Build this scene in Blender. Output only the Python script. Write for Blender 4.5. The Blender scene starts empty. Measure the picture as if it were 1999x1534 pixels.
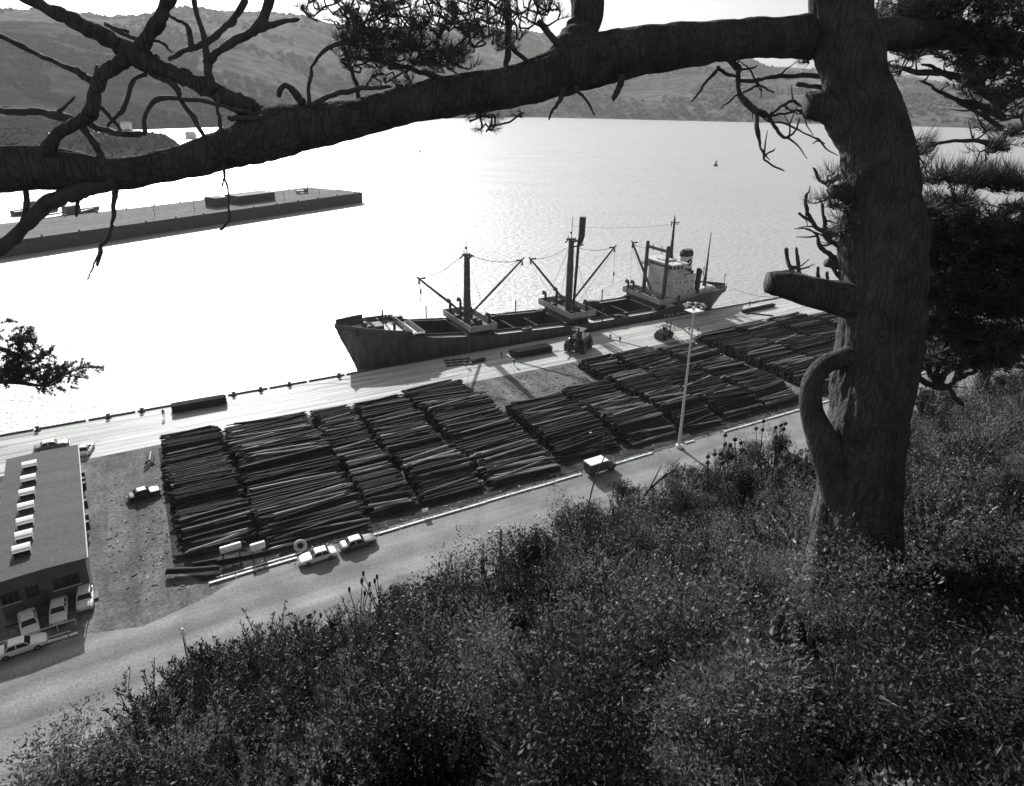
import bpy, math, random
import numpy as np
from mathutils import Vector, Matrix, noise
random.seed(7); rng = np.random.default_rng(7)
sc = bpy.context.scene
C = sc.collection
R = math.radians

# ------------------------------------------------------------------ camera
F, CX, CY, YH, ROLL, H = 1330., 994., 668., 190., math.atan(64/3600.), 57.
P = math.atan((CY-YH)/F)
cam = bpy.data.cameras.new('camera'); co = bpy.data.objects.new('camera', cam); C.objects.link(co); sc.camera = co
cam.sensor_fit = 'HORIZONTAL'; cam.sensor_width = 36.0; cam.lens = F/1999*36
cam.shift_x = (999.5-CX)/1999; cam.shift_y = -(767-CY)/1999
cam.clip_start = 0.1; cam.clip_end = 40000
co.matrix_world = Matrix.Translation((0, 0, H)) @ Matrix.Rotation(math.pi/2-P, 4, 'X') @ Matrix.Rotation(ROLL, 4, 'Z')

# ------------------------------------------------------------------ sky, sun, exposure
SUN_AZ, SUN_EL = R(-23.7), R(27)          # azimuth measured from +Y towards +X
w = bpy.data.worlds.new('World'); sc.world = w; w.use_nodes = True
nt = w.node_tree; nt.nodes.clear()
sky = nt.nodes.new('ShaderNodeTexSky'); sky.sky_type = 'NISHITA'; sky.sun_disc = False
sky.sun_elevation = SUN_EL; sky.sun_rotation = SUN_AZ; sky.dust_density = 3.0; sky.air_density = 1.0; sky.altitude = 0
bw = nt.nodes.new('ShaderNodeRGBToBW'); bg = nt.nodes.new('ShaderNodeBackground'); wo = nt.nodes.new('ShaderNodeOutputWorld')
bg.inputs['Strength'].default_value = 0.08
nt.links.new(sky.outputs[0], bw.inputs[0]); nt.links.new(bw.outputs[0], bg.inputs['Color']); nt.links.new(bg.outputs[0], wo.inputs[0])
sl = bpy.data.lights.new('sun', 'SUN'); sl.energy = 5.0; sl.angle = R(0.6); sl.color = (1, 0.99, 0.975)
so = bpy.data.objects.new('sun', sl); C.objects.link(so)
sd = Vector((math.sin(SUN_AZ)*math.cos(SUN_EL), math.cos(SUN_AZ)*math.cos(SUN_EL), math.sin(SUN_EL)))
so.rotation_euler = sd.to_track_quat('Z', 'Y').to_euler()
sc.view_settings.view_transform = 'Standard'; sc.view_settings.look = 'None'
sc.view_settings.exposure = 0.5; sc.view_settings.gamma = 1.0
sc.cycles.max_bounces = 5; sc.cycles.transparent_max_bounces = 4

# ------------------------------------------------------------------ frames of reference
def ray(px, py):
    u, v = (px-CX)/F, (py-CY)/F
    c, s = math.cos(ROLL), math.sin(ROLL)
    u2, v2 = c*u+s*v, -s*u+c*v
    return Vector((u2, math.cos(P)-v2*math.sin(P), -math.sin(P)-v2*math.cos(P)))
def gp(px, py, z=0.0):
    d = ray(px, py); return Vector((0, 0, H)) + d*((z-H)/d.z)
A = R(29.7); O = Vector((-33.5, 137.2, 0))            # yard frame: s along the quay, t towards the water
E1 = Vector((math.cos(A), math.sin(A), 0)); E2 = Vector((-math.sin(A), math.cos(A), 0))
def lg(px, py, z=0.0):
    p = gp(px, py, z)-O; return p.dot(E1), p.dot(E2)
def W(s, t, z=0.0): return O+E1*s+E2*t+Vector((0, 0, z))
def T(px, py, d): return Vector((0, 0, H))+ray(px, py)*d     # a point d metres in front of the viewpoint

# ------------------------------------------------------------------ materials
TINT = (0.965, 1.0, 0.985)
def mat(name, v, rough=0.7, var=0.0, scale=1.0, bump=0.0, bscale=None, stretch=(1, 1, 1), spec=0.5, var2=0.0, scale2=20., metal=0.0, detail=4, trans=0.0, var3=0.0, scale3=4.):
    m = bpy.data.materials.new(name); m.use_nodes = True; n = m.node_tree; b = n.nodes['Principled BSDF']
    col = tuple(v*c for c in TINT)+(1,)
    b.inputs['Base Color'].default_value = col; b.inputs['Roughness'].default_value = rough
    b.inputs['Specular IOR Level'].default_value = spec; b.inputs['Metallic'].default_value = metal
    tc = n.nodes.new('ShaderNodeTexCoord'); mp = n.nodes.new('ShaderNodeMapping'); mp.inputs['Scale'].default_value = stretch
    n.links.new(tc.outputs['Object'], mp.inputs[0])
    last = None
    if var:
        ns = n.nodes.new('ShaderNodeTexNoise'); ns.inputs['Scale'].default_value = scale; ns.inputs['Detail'].default_value = detail
        n.links.new(mp.outputs[0], ns.inputs['Vector'])
        mr = n.nodes.new('ShaderNodeMapRange'); mr.inputs['From Min'].default_value = .3; mr.inputs['From Max'].default_value = .7
        mr.inputs['To Min'].default_value = 1-var; mr.inputs['To Max'].default_value = 1+var
        n.links.new(ns.outputs['Fac'], mr.inputs['Value']); last = mr.outputs[0]
        if var2:
            n2 = n.nodes.new('ShaderNodeTexNoise'); n2.inputs['Scale'].default_value = scale2; n2.inputs['Detail'].default_value = 3
            n.links.new(tc.outputs['Object'], n2.inputs['Vector'])
            m2 = n.nodes.new('ShaderNodeMapRange'); m2.inputs['From Min'].default_value = .3; m2.inputs['From Max'].default_value = .7
            m2.inputs['To Min'].default_value = 1-var2; m2.inputs['To Max'].default_value = 1+var2
            n.links.new(n2.outputs['Fac'], m2.inputs['Value'])
            mu = n.nodes.new('ShaderNodeMath'); mu.operation = 'MULTIPLY'; n.links.new(last, mu.inputs[0]); n.links.new(m2.outputs[0], mu.inputs[1]); last = mu.outputs[0]
        if var3:
            n3_ = n.nodes.new('ShaderNodeTexNoise'); n3_.inputs['Scale'].default_value = scale3; n3_.inputs['Detail'].default_value = 2; n.links.new(tc.outputs['Object'], n3_.inputs['Vector'])
            m3 = n.nodes.new('ShaderNodeMapRange'); m3.inputs['From Min'].default_value = .3; m3.inputs['From Max'].default_value = .7; m3.inputs['To Min'].default_value = 1-var3; m3.inputs['To Max'].default_value = 1+var3
            n.links.new(n3_.outputs['Fac'], m3.inputs['Value']); mu3 = n.nodes.new('ShaderNodeMath'); mu3.operation = 'MULTIPLY'; n.links.new(last, mu3.inputs[0]); n.links.new(m3.outputs[0], mu3.inputs[1]); last = mu3.outputs[0]
        vm = n.nodes.new('ShaderNodeVectorMath'); vm.operation = 'SCALE'; vm.inputs[0].default_value = col[:3]
        n.links.new(last, vm.inputs['Scale']); n.links.new(vm.outputs[0], b.inputs['Base Color'])
    if bump:
        nb = n.nodes.new('ShaderNodeTexNoise'); nb.inputs['Scale'].default_value = bscale or scale*3; nb.inputs['Detail'].default_value = 5
        n.links.new(mp.outputs[0], nb.inputs['Vector'])
        bp = n.nodes.new('ShaderNodeBump'); bp.inputs['Strength'].default_value = bump; bp.inputs['Distance'].default_value = 0.1
        n.links.new(nb.outputs['Fac'], bp.inputs['Height']); n.links.new(bp.outputs[0], b.inputs['Normal'])
    if trans:
        out = n.nodes['Material Output']; tr = n.nodes.new('ShaderNodeBsdfTranslucent'); mx = n.nodes.new('ShaderNodeMixShader')
        tr.inputs['Color'].default_value = col; mx.inputs[0].default_value = trans
        n.links.new(b.outputs[0], mx.inputs[1]); n.links.new(tr.outputs[0], mx.inputs[2]); n.links.new(mx.outputs[0], out.inputs['Surface'])
        if last is not None: n.links.new(vm.outputs[0], tr.inputs['Color'])
    return m

M = {}
M['white'] = mat('white_paint', .8, .35, .04, 3)
M['offwhite'] = mat('weathered_white', .55, .5, .18, 1.2, var2=.1)
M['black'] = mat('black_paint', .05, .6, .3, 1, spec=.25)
M['dark'] = mat('dark_steel', .06, .65, .3, .8, spec=.25)
M['mid'] = mat('grey_steel', .10, .65, .25, .7, spec=.25, var2=.15, scale2=6)
M['glass'] = mat('dark_glass', .02, .08)
M['rubber'] = mat('rubber', .03, .8)
M['hull'] = mat('hull_paint', .085, .55, .5, .9, stretch=(1, 1, .12), spec=.25, var2=.2, scale2=2)
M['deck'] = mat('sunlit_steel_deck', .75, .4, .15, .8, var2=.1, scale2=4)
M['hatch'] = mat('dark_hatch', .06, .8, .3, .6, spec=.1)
M['shipwhite'] = mat('ship_white', .62, .5, .16, .7, var2=.1, scale2=3)
def barkmat():
    m = mat('pine_bark', .10, .95, .25, 5, spec=.03); n = m.node_tree; b = n.nodes['Principled BSDF']; src = b.inputs['Base Color'].links[0].from_socket
    tc = n.nodes.new('ShaderNodeTexCoord'); mp = n.nodes.new('ShaderNodeMapping'); mp.inputs['Scale'].default_value = (1, 1, .22); n.links.new(tc.outputs['Object'], mp.inputs[0])
    wn = n.nodes.new('ShaderNodeTexNoise'); wn.inputs['Scale'].default_value = 7; wn.inputs['Detail'].default_value = 4; n.links.new(mp.outputs[0], wn.inputs['Vector'])
    ma = n.nodes.new('ShaderNodeVectorMath'); ma.operation = 'MULTIPLY_ADD'; ma.inputs[1].default_value = (.3, .3, .3); n.links.new(wn.outputs['Color'], ma.inputs[0]); n.links.new(mp.outputs[0], ma.inputs[2])
    vo = n.nodes.new('ShaderNodeTexVoronoi'); vo.feature = 'DISTANCE_TO_EDGE'; vo.inputs['Scale'].default_value = 17; n.links.new(ma.outputs[0], vo.inputs['Vector'])
    mr = n.nodes.new('ShaderNodeMapRange'); mr.inputs['From Max'].default_value = .11; n.links.new(vo.outputs['Distance'], mr.inputs['Value'])
    fn_ = n.nodes.new('ShaderNodeTexNoise'); fn_.inputs['Scale'].default_value = 38; fn_.inputs['Detail'].default_value = 5; n.links.new(mp.outputs[0], fn_.inputs['Vector'])
    ad = n.nodes.new('ShaderNodeMath'); ad.operation = 'MULTIPLY_ADD'; ad.inputs[1].default_value = 1.1; n.links.new(fn_.outputs['Fac'], ad.inputs[0]); n.links.new(mr.outputs[0], ad.inputs[2])
    bp = n.nodes.new('ShaderNodeBump'); bp.inputs['Strength'].default_value = 1; bp.inputs['Distance'].default_value = .008; n.links.new(ad.outputs[0], bp.inputs['Height']); n.links.new(bp.outputs[0], b.inputs['Normal'])
    m2 = n.nodes.new('ShaderNodeMapRange'); m2.inputs['To Min'].default_value = .92; n.links.new(mr.outputs[0], m2.inputs['Value'])
    vm = n.nodes.new('ShaderNodeVectorMath'); vm.operation = 'SCALE'; n.links.new(src, vm.inputs[0]); n.links.new(m2.outputs[0], vm.inputs['Scale']); n.links.new(vm.outputs[0], b.inputs['Base Color']); return m
M['bark'] = barkmat()
M['twig'] = mat('twig_bark', .09, .85, .3, 9, spec=.2)
M['needle'] = mat('pine_needles', .10, .6, .3, 2, spec=.2, trans=.08)
M['leaf'] = mat('shrub_leaves', .105, .5, .8, 1.1, var2=.6, scale2=22, spec=.2, trans=.3)  # strong tone noise paints dark and lit clumps into the leaves
M['leaf2'] = mat('dark_shrub_leaves', .04, .5, .5, 2.5, var2=.4, scale2=18, spec=.15, trans=.2)
M['dry'] = mat('dry_stems', .35, .7, .3, 8)
M['logd'] = mat('wet_log_bark', .025, .75, .5, 2.2, spec=.2, bump=.5, bscale=9, stretch=(.3, 1, 1), var2=.3, scale2=6)
M['logm'] = mat('log_bark', .045, .75, .5, 2.0, spec=.2, bump=.5, bscale=9, stretch=(.25, 1, 1), var2=.35, scale2=5)
M['logl'] = mat('peeled_log', .3, .6, .5, 1.5, spec=.3, bump=.3, bscale=9, stretch=(.3, 1, 1), var2=.3, scale2=5)
M['logend'] = mat('cut_log_end', .10, .8, .3, 3)

# ------------------------------------------------------------------ mesh helpers
class MB:
    def __init__(s): s.v = []; s.f = []; s.m = []
    def add(s, vs, fs, mi=0):
        k = len(s.v); s.v += [tuple(v) for v in vs]; s.f += [tuple(i+k for i in f) for f in fs]; s.m += [mi]*len(fs); return s
    def box(s, x0, x1, y0, y1, z0, z1, mi=0):
        return s.add([(x0,y0,z0),(x1,y0,z0),(x1,y1,z0),(x0,y1,z0),(x0,y0,z1),(x1,y0,z1),(x1,y1,z1),(x0,y1,z1)],
              [(0,3,2,1),(4,5,6,7),(0,1,5,4),(1,2,6,5),(2,3,7,6),(3,0,4,7)], mi)
    def bbox(s, x0, x1, y0, y1, z0, z1, b=.05, mi=0):     # box with chamfered upright and top edges
        ring = lambda d, z: [(x0+b+d,y0+d,z),(x1-b-d,y0+d,z),(x1-d,y0+b+d,z),(x1-d,y1-b-d,z),(x1-b-d,y1-d,z),(x0+b+d,y1-d,z),(x0+d,y1-b-d,z),(x0+d,y0+b+d,z)]
        vs = ring(0, z0)+ring(0, z1-b)+ring(b, z1)
        fs = [tuple(range(7, -1, -1)), tuple(range(16, 24))]
        for r in (0, 8):
            for i in range(8): j = (i+1) % 8; fs.append((r+i, r+j, r+8+j, r+8+i))
        return s.add(vs, fs, mi)
    def tube(s, pts, rad, n=8, mi=0, caps=True, jit=0.0, mc=None, ridge=0.0):
        pts = [Vector(p) for p in pts]
        if not hasattr(rad, '__len__'): rad = [rad]*len(pts)
        k = len(s.v); up = None
        run = 0.0
        for i, p in enumerate(pts):
            run += (p-pts[i-1]).length if i else 0
            d = (pts[min(i+1, len(pts)-1)]-pts[max(i-1, 0)])
            d = d.normalized() if d.length > 1e-9 else Vector((0, 0, 1))
            if up is None:
                a = Vector((0, 0, 1)) if abs(d.z) < .9 else Vector((1, 0, 0))
                up = (a-d*a.dot(d)).normalized()
            else:
                up = up-d*up.dot(d); up = up.normalized() if up.length > 1e-6 else d.orthogonal().normalized()
            sdv = d.cross(up)
            for j in range(n):
                th = 2*math.pi*j/n; r = rad[i]
                if jit: q = p*1.0+(up*math.cos(th)+sdv*math.sin(th))*r; r *= 1+jit*noise.noise(q*(2.2/max(r, .05)**.5))
                if ridge:
                    q = Vector((math.cos(th)*5.5, math.sin(th)*5.5, run*3.2)); w_ = Vector((q.x*.4, q.y*.4, run*1.5))
                    q = q+Vector((1, .6, 0))*noise.noise(w_)*1.3; r *= 1+ridge*(1-2.2*abs(noise.noise(q)))+ridge*.5*noise.noise(q*2.7)+ridge*.35*noise.noise(q*6)
                s.v.append(tuple(p+(up*math.cos(th)+sdv*math.sin(th))*r))
        for i in range(len(pts)-1):
            for j in range(n):
                a = k+i*n+j; b2 = k+i*n+(j+1) % n; s.f.append((a, b2, b2+n, a+n)); s.m.append(mi)
        if caps:
            s.f.append(tuple(k+j for j in range(n-1, -1, -1))); s.m.append(mi if mc is None else mc)
            e = k+(len(pts)-1)*n; s.f.append(tuple(e+j for j in range(n))); s.m.append(mi if mc is None else mc)
        return s
    def poly(s, pts, z0, z1, mi=0):                       # vertical prism over a plan outline
        n = len(pts); vs = [(x, y, z0) for x, y in pts]+[(x, y, z1) for x, y in pts]
        return s.add(vs, [tuple(range(n-1, -1, -1)), tuple(range(n, 2*n))]+[(i, (i+1) % n, n+(i+1) % n, n+i) for i in range(n)], mi)
    def sheet(s, f, us, vs_, mi=0):
        k = len(s.v); nu, nv = len(us), len(vs_)
        for u in us:
            for v in vs_: s.v.append(tuple(f(u, v)))
        for i in range(nu-1):
            for j in range(nv-1):
                a = k+i*nv+j; s.f.append((a, a+nv, a+nv+1, a+1)); s.m.append(mi)
        return s
    def build(s, name, mats, parent=None, smooth=False, loc=None, rz=0.0):
        me = bpy.data.meshes.new(name); me.from_pydata(s.v, [], s.f)
        mats = mats if isinstance(mats, (list, tuple)) else [mats]
        for m in mats: me.materials.append(m)
        if any(s.m): me.polygons.foreach_set('material_index', s.m)
        if smooth: me.polygons.foreach_set('use_smooth', [True]*len(s.f))
        me.update()
        o = bpy.data.objects.new(name, me); C.objects.link(o)
        if parent: o.parent = parent
        if loc is not None: o.location = loc
        o.rotation_euler.z = rz
        return o
def tag(o, label=None, cat=None, group=None, kind=None):
    if label: o['label'] = label
    if cat: o['category'] = cat
    if group: o['group'] = group
    if kind: o['kind'] = kind
    return o
def thing(name, label, cat, s, t, z=0.0, rz=0.0, group=None):          # empty at a place of the yard, turned with it
    o = bpy.data.objects.new(name, None); C.objects.link(o); o.location = W(s, t, z); o.rotation_euler.z = A+rz
    return tag(o, label, cat, group)
def wthing(name, label, cat, loc, rz=0.0, group=None):
    o = bpy.data.objects.new(name, None); C.objects.link(o); o.location = loc; o.rotation_euler.z = rz
    return tag(o, label, cat, group)
def copy_tree(o, parent=None):
    c = o.copy(); C.objects.link(c); c.parent = parent
    for ch in o.children: copy_tree(ch, c)
    return c
def spline(pts, k=6):                                                   # Catmull-Rom through tuples of any length
    P_ = [np.array(p, float) for p in pts]; P_ = [2*P_[0]-P_[1]]+P_+[2*P_[-1]-P_[-2]]; out = []
    for i in range(1, len(P_)-2):
        for j in range(k):
            u = j/k; a, b, c, d = P_[i-1:i+3]
            out.append(.5*((2*b)+(c-a)*u+(2*a-5*b+4*c-d)*u*u+(3*b-a-3*c+d)*u**3))
    out.append(P_[-2]); return out

# ================================================================== SETTING
# water
wm = bpy.data.materials.new('harbour_water'); wm.use_nodes = True; n = wm.node_tree; b = n.nodes['Principled BSDF']
b.inputs['Base Color'].default_value = (.40, .41, .41, 1); b.inputs['Roughness'].default_value = .33; b.inputs['Specular IOR Level'].default_value = 1.0
tc = n.nodes.new('ShaderNodeTexCoord')
def nz(scale, detail, st=(1, 1, 1)):
    mp = n.nodes.new('ShaderNodeMapping'); mp.inputs['Scale'].default_value = st; n.links.new(tc.outputs['Object'], mp.inputs[0])
    x = n.nodes.new('ShaderNodeTexNoise'); x.inputs['Scale'].default_value = scale; x.inputs['Detail'].default_value = detail; n.links.new(mp.outputs[0], x.inputs['Vector']); return x
n1 = nz(.5, 7, (.7, 1.3, 1)); n2 = nz(.02, 4, (.5, 1.6, 1)); n3 = nz(2.2, 3)
ad = n.nodes.new('ShaderNodeMath'); ad.operation = 'MULTIPLY_ADD'; ad.inputs[1].default_value = .35
n.links.new(n3.outputs['Fac'], ad.inputs[0]); n.links.new(n1.outputs['Fac'], ad.inputs[2])
bp = n.nodes.new('ShaderNodeBump'); bp.inputs['Strength'].default_value = .9; bp.inputs['Distance'].default_value = .75
n.links.new(ad.outputs[0], bp.inputs['Height']); n.links.new(bp.outputs[0], b.inputs['Normal'])
mr = n.nodes.new('ShaderNodeMapRange'); mr.inputs['From Min'].default_value = .35; mr.inputs['From Max'].default_value = .65; mr.inputs['To Min'].default_value = .33; mr.inputs['To Max'].default_value = .44
n.links.new(n2.outputs['Fac'], mr.inputs['Value']); n.links.new(mr.outputs[0], b.inputs['Roughness'])
mb = MB(); mb.add([(-9000, -2000, 0), (9000, -2000, 0), (9000, 9000, 0), (-9000, 9000, 0)], [(0, 1, 2, 3)])
tag(mb.build('water', wm, loc=(0, 0, -3)), kind='structure')

# yard, quay, road: sheets in the yard frame
def ysheet(name, pts, z, m, label=None):
    mb = MB(); mb.add([(x, y, 0) for x, y in pts], [tuple(range(len(pts)))])
    o = mb.build(name, m, loc=W(0, 0, z), rz=A); return tag(o, label, kind='structure')
M['dirt'] = mat('yard_dirt', .135, spec=.15, rough=.95, var=.42, scale=.35, bump=.4, bscale=3, stretch=(1, .12, 1), var2=.3, scale2=.35, detail=9, var3=.4, scale3=2.2)
M['road'] = mat('road_tarseal', .24, .9, .3, .3, spec=.2, bump=.2, bscale=6, stretch=(.06, 1.4, 1), var2=.22, scale2=.22, detail=9, var3=.22, scale3=3.5)
M['verge'] = mat('gravel_verge', .22, .9, .4, .25, bump=.4, bscale=4, stretch=(.6, 1, 1), var2=.25, scale2=2.5, detail=8)
M['plank'] = mat('quay_planking', .62, .5, .1, .12, bump=.15, bscale=5, var2=.06, scale2=1.5)
M['timber'] = mat('dark_wharf_timber', .05, .8, .4, .6)
mb = MB(); mb.box(-600, 700, -500, -2, -9, -.02)
tag(mb.build('ground', M['dirt'], loc=O, rz=A), kind='structure')
ysheet('road', [(-300, -84), (300, -84), (300, -58.4), (51, -58.1), (-33, -58.6), (-37, -60.5), (-44, -62.2), (-50, -60.4), (-58, -60.6), (-300, -61)], .004, M['road'])
ysheet('verge', [(-300, -140), (300, -140), (300, -84), (-300, -84)], .004, M['verge'])
M['litter'] = mat('bark_litter', .05, .95, .5, .5, var2=.4, scale2=4, spec=.05, bump=.5, bscale=5, detail=8)  # bark-strewn ground; its dark tone also paints shade around the piles
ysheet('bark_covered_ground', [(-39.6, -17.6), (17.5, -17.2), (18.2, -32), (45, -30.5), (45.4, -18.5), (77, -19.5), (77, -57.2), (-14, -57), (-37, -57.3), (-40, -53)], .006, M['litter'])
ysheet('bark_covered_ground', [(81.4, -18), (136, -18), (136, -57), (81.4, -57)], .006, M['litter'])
# quay deck: strips of planking that run along the quay, each strip its own tone
mb = MB(); tones = [mat('quay_plank_tone', v, .5, .16, .5, stretch=(.15, 1, 1), var2=.08, scale2=3, bump=.2, bscale=5, spec=.04) for v in (.56, .47, .36, .24)]
tt = -16.3; 
while tt < -.05:
    wd = min(random.choice((.3, .3, .45, .6)), -tt-.0); s0 = -260
    while s0 < 240:
        L_ = random.uniform(10, 34); mi = random.choices((0, 1, 2, 3), (10, 6, 3, 1.0))[0]
        mb.add([(s0, tt, 0), (min(s0+L_-.03, 240), tt, 0), (min(s0+L_-.03, 240), tt+wd-.025, 0), (s0, tt+wd-.025, 0)], [(0, 1, 2, 3)], mi); s0 += L_
    tt += wd
tag(mb.build('quay_planking', tones, loc=W(0, 0, .012), rz=A), kind='structure')
mb = MB(); mb.box(-260, 240, -16.3, -.02, -1.4, .002)
for i in range(120):
    s0 = -258+i*4.1
    for t0 in (-.35, -4): mb.tube([(s0, t0, -8), (s0, t0, -1.4)], .2, 8)
tag(mb.build('quay', M['timber'], loc=O, rz=A), kind='structure')
mb = MB(); s0 = -258
while s0 < 238: mb.box(s0, s0+7.6, -.42, -.12, .03, .27); s0 += 8.0
tag(mb.build('quay_edge', M['timber'], loc=O, rz=A), kind='structure')
# road edge beam
mb = MB(); random.seed(3)
for a, b_ in ((-36.5, -25.6), (-17.5, 19.3), (24, 34.2), (41.5, 43.8), (51, 130), (-55.8, -50.2)):
    x = a; t0 = -58.1 if a > -50 else -60.0
    while x < b_-.2:
        L_ = min(random.uniform(2.6, 5), b_-x); j = random.uniform(-.05, .05)
        mb.box(x, x+L_-.12, t0-.16+j, t0+.14+j, .0, .2); x += L_
for a, b_, t0 in ((-35.6, -25, -57.3), (-56, -51, -59.3)):
    mb.box(a, b_, t0-.08, t0+.08, .0, .14)
tag(mb.build('kerb', mat('old_white_beam', .72, .6, .3, 1.2, stretch=(1, 1, 1), var2=.25, scale2=4), loc=O, rz=A), kind='structure')

# hillside in front of the camera
sil = [(-900, 2600), (-300, 2000), (180, 1560), (250, 1500), (330, 1410), (400, 1335), (560, 1302), (650, 1268), (720, 1238), (830, 1196), (960, 1140), (1060, 1095), (1120, 1050), (1260, 1005), (1400, 935), (1500, 918), (1600, 912), (1700, 850), (1780, 810), (1870, 775), (1970, 748), (2300, 715), (3200, 700)]
def drop(x, y): return 2.33+.447*y-.247*x
edge = []
for px, py in sil:
    d = ray(px, py); k = 2.33/(-d.z-.447*d.y+.247*d.x) if (-d.z-.447*d.y+.247*d.x) > 0.02 else 40
    q = d*k; edge.append((math.atan2(q.x, q.y), math.hypot(q.x, q.y)))
edge.sort(); EA = [e[0] for e in edge]; ER = [min(e[1], 22) for e in edge]
def hz(x, y):
    th, r = math.atan2(x, y), math.hypot(x, y)
    if y < 0: yy = max(y, -40); base = 2.33+.447*yy*.3-.247*max(min(x, 12), -12)
    else: base = 2.33+.447*min(y, 30)-.247*max(min(x, 14), -30)
    Re = float(np.interp(th, EA, ER))
    z = H-base
    if r > Re and y > -6:
        e = r-Re; z = H-(2.33+.447*(y*Re/r)-.247*max(min(x*Re/r, 14), -30))-(e*e*.9 if e < 1.1 else 1.09+(e-1.1)*1.95)
    z += .16*noise.noise(Vector((x*.5, y*.5, 0)))+.06*noise.noise(Vector((x*2, y*2, 3)))
    return max(z, -1.5)
mb = MB(); ths = np.linspace(-2.5, 2.5, 220); rs = np.concatenate([np.linspace(.01, 16, 70), np.linspace(16.5, 60, 50)])
mb.sheet(lambda th, r: (r*math.sin(th), r*math.cos(th), hz(r*math.sin(th), r*math.cos(th))), ths, rs)
M['soil'] = mat('hillside_soil', .012, .95, .5, 1.5, bump=.8, bscale=5, var2=.4, scale2=9)
tag(mb.build('hillside', M['soil'], smooth=True), kind='structure')

# hills across the harbour
def hill(name, ridge, D, shore, v, seed, back=1400, rough=1.0, woods=0, wt=.05, v_w=.05):
    xs = np.arange(ridge[0][0], ridge[-1][0]+1, 14.0); mb = MB()
    rx = [r[0] for r in ridge]; ry = [r[1] for r in ridge]; sx = [r[0] for r in shore]; sy = [r[1] for r in shore]
    cols = []
    for px in xs:
        yr = float(np.interp(px, rx, ry)); d = ray(px, yr); hd = math.hypot(d.x, d.y)
        rp = Vector((0, 0, H))+d*(D/hd); rp.z += 4*noise.noise(Vector((px*.02, seed, 0)))*rough+2.5*noise.noise(Vector((px*.09, seed, 0)))*rough
        ys = float(np.interp(px, sx, sy)); sp = gp(px, ys, -3.5)
        cols.append((sp, rp))
    def f(i, v):
        sp, rp = cols[int(i)]; p = sp.lerp(rp, min(v, 1)) if v <= 1 else rp+(rp-sp).normalized()*(v-1)*back
        if v <= 1:
            g = math.sin(v*math.pi/2)**.9; z = sp.z+(rp.z-sp.z)*g
            z += (rp.z-sp.z)*.12*math.sin(v*math.pi)*noise.noise(Vector((p.x*.004, p.y*.004, seed)))+5*rough*math.sin(v*math.pi)*1.6*noise.noise(Vector((p.x*.014, p.y*.014, seed+4)))
        else: z = rp.z*(1-(v-1)*.8)
        return (p.x, p.y, z)
    vs = np.concatenate([np.linspace(0, 1, 26), [1.3, 2]])
    mb.sheet(f, range(len(xs)), vs)
    m = mat(name+'_ground', v, 1, .35, .0035, var2=.55, scale2=.03, detail=8, spec=0)
    o = tag(mb.build(name, m, smooth=True), kind='structure')
    if woods:
        g2 = np.random.default_rng(int(seed*10)); nv = len(vs); Vv = np.array(mb.v).reshape(len(xs), nv, 3); K = woods; a = g2.uniform(0, len(xs)-1.001, K*3); b_ = g2.uniform(.4, 24.5, K*3)
        ai, bi = a.astype(int), b_.astype(int); fa, fb = (a-ai)[:, None], (b_-bi)[:, None]
        p = (Vv[ai, bi]*(1-fa)+Vv[ai+1, bi]*fa)*(1-fb)+(Vv[ai, bi+1]*(1-fa)+Vv[ai+1, bi+1]*fa)*fb
        keep = np.array([noise.noise(Vector((q[0]*.0028, q[1]*.0045, seed+2)))+.5*noise.noise(Vector((q[0]*.011, q[1]*.011, seed))) > wt for q in p]); p = p[keep][:K]; K = len(p)
        an = np.arange(6)*math.pi/3; u = np.concatenate([np.stack([np.cos(an), np.sin(an), an*0-.1], 1), np.stack([.75*np.cos(an+.5), .75*np.sin(an+.5), an*0+.6], 1), [[0, 0, .95]]]); r_ = g2.uniform(3, 8, K)[:, None, None]*D/3200
        v = p[:, None, :]+u[None]*r_*g2.uniform(.75, 1.25, (K, 13, 1)); fs = []
        for k in range(K):
            o_ = k*13
            for j in range(6): fs += [(o_+j, o_+(j+1) % 6, o_+6+(j+1) % 6, o_+6+j), (o_+6+j, o_+6+(j+1) % 6, o_+12)]
        w_ = MB(); w_.v = [tuple(q) for q in v.reshape(-1, 3)]; w_.f = fs; w_.m = [0]*len(fs)
        tag(w_.build(name.split('_')[0]+'_woods', mat(name+'_trees', v_w*1.25, .95, .4, .01, spec=0), smooth=True), 'dark scrub and woodland scattered over the '+name.replace('_', ' '), 'woodland', kind='stuff')
    return o
shore = [(-400, 268), (28, 262), (300, 253), (480, 247), (620, 240), (800, 232), (1040, 229), (1300, 235), (1500, 240), (1620, 243), (1900, 250), (2400, 262)]
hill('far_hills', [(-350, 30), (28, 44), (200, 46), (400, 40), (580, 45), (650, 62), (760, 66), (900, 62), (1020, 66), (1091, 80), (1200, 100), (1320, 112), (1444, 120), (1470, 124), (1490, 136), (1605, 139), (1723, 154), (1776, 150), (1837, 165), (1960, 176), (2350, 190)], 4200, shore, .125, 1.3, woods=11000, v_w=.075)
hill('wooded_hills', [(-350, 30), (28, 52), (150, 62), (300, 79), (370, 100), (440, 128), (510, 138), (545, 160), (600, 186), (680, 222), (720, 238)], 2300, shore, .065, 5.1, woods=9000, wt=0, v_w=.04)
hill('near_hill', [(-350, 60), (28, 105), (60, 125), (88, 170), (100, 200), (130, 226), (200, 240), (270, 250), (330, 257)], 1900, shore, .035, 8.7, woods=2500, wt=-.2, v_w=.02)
hill('right_foreland', [(980, 228), (1060, 197), (1150, 186), (1300, 190), (1450, 198), (1600, 205), (1800, 218), (2000, 228), (2300, 240)], 3100, shore, .085, 11.9, woods=7000, wt=-.05, v_w=.05)
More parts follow.
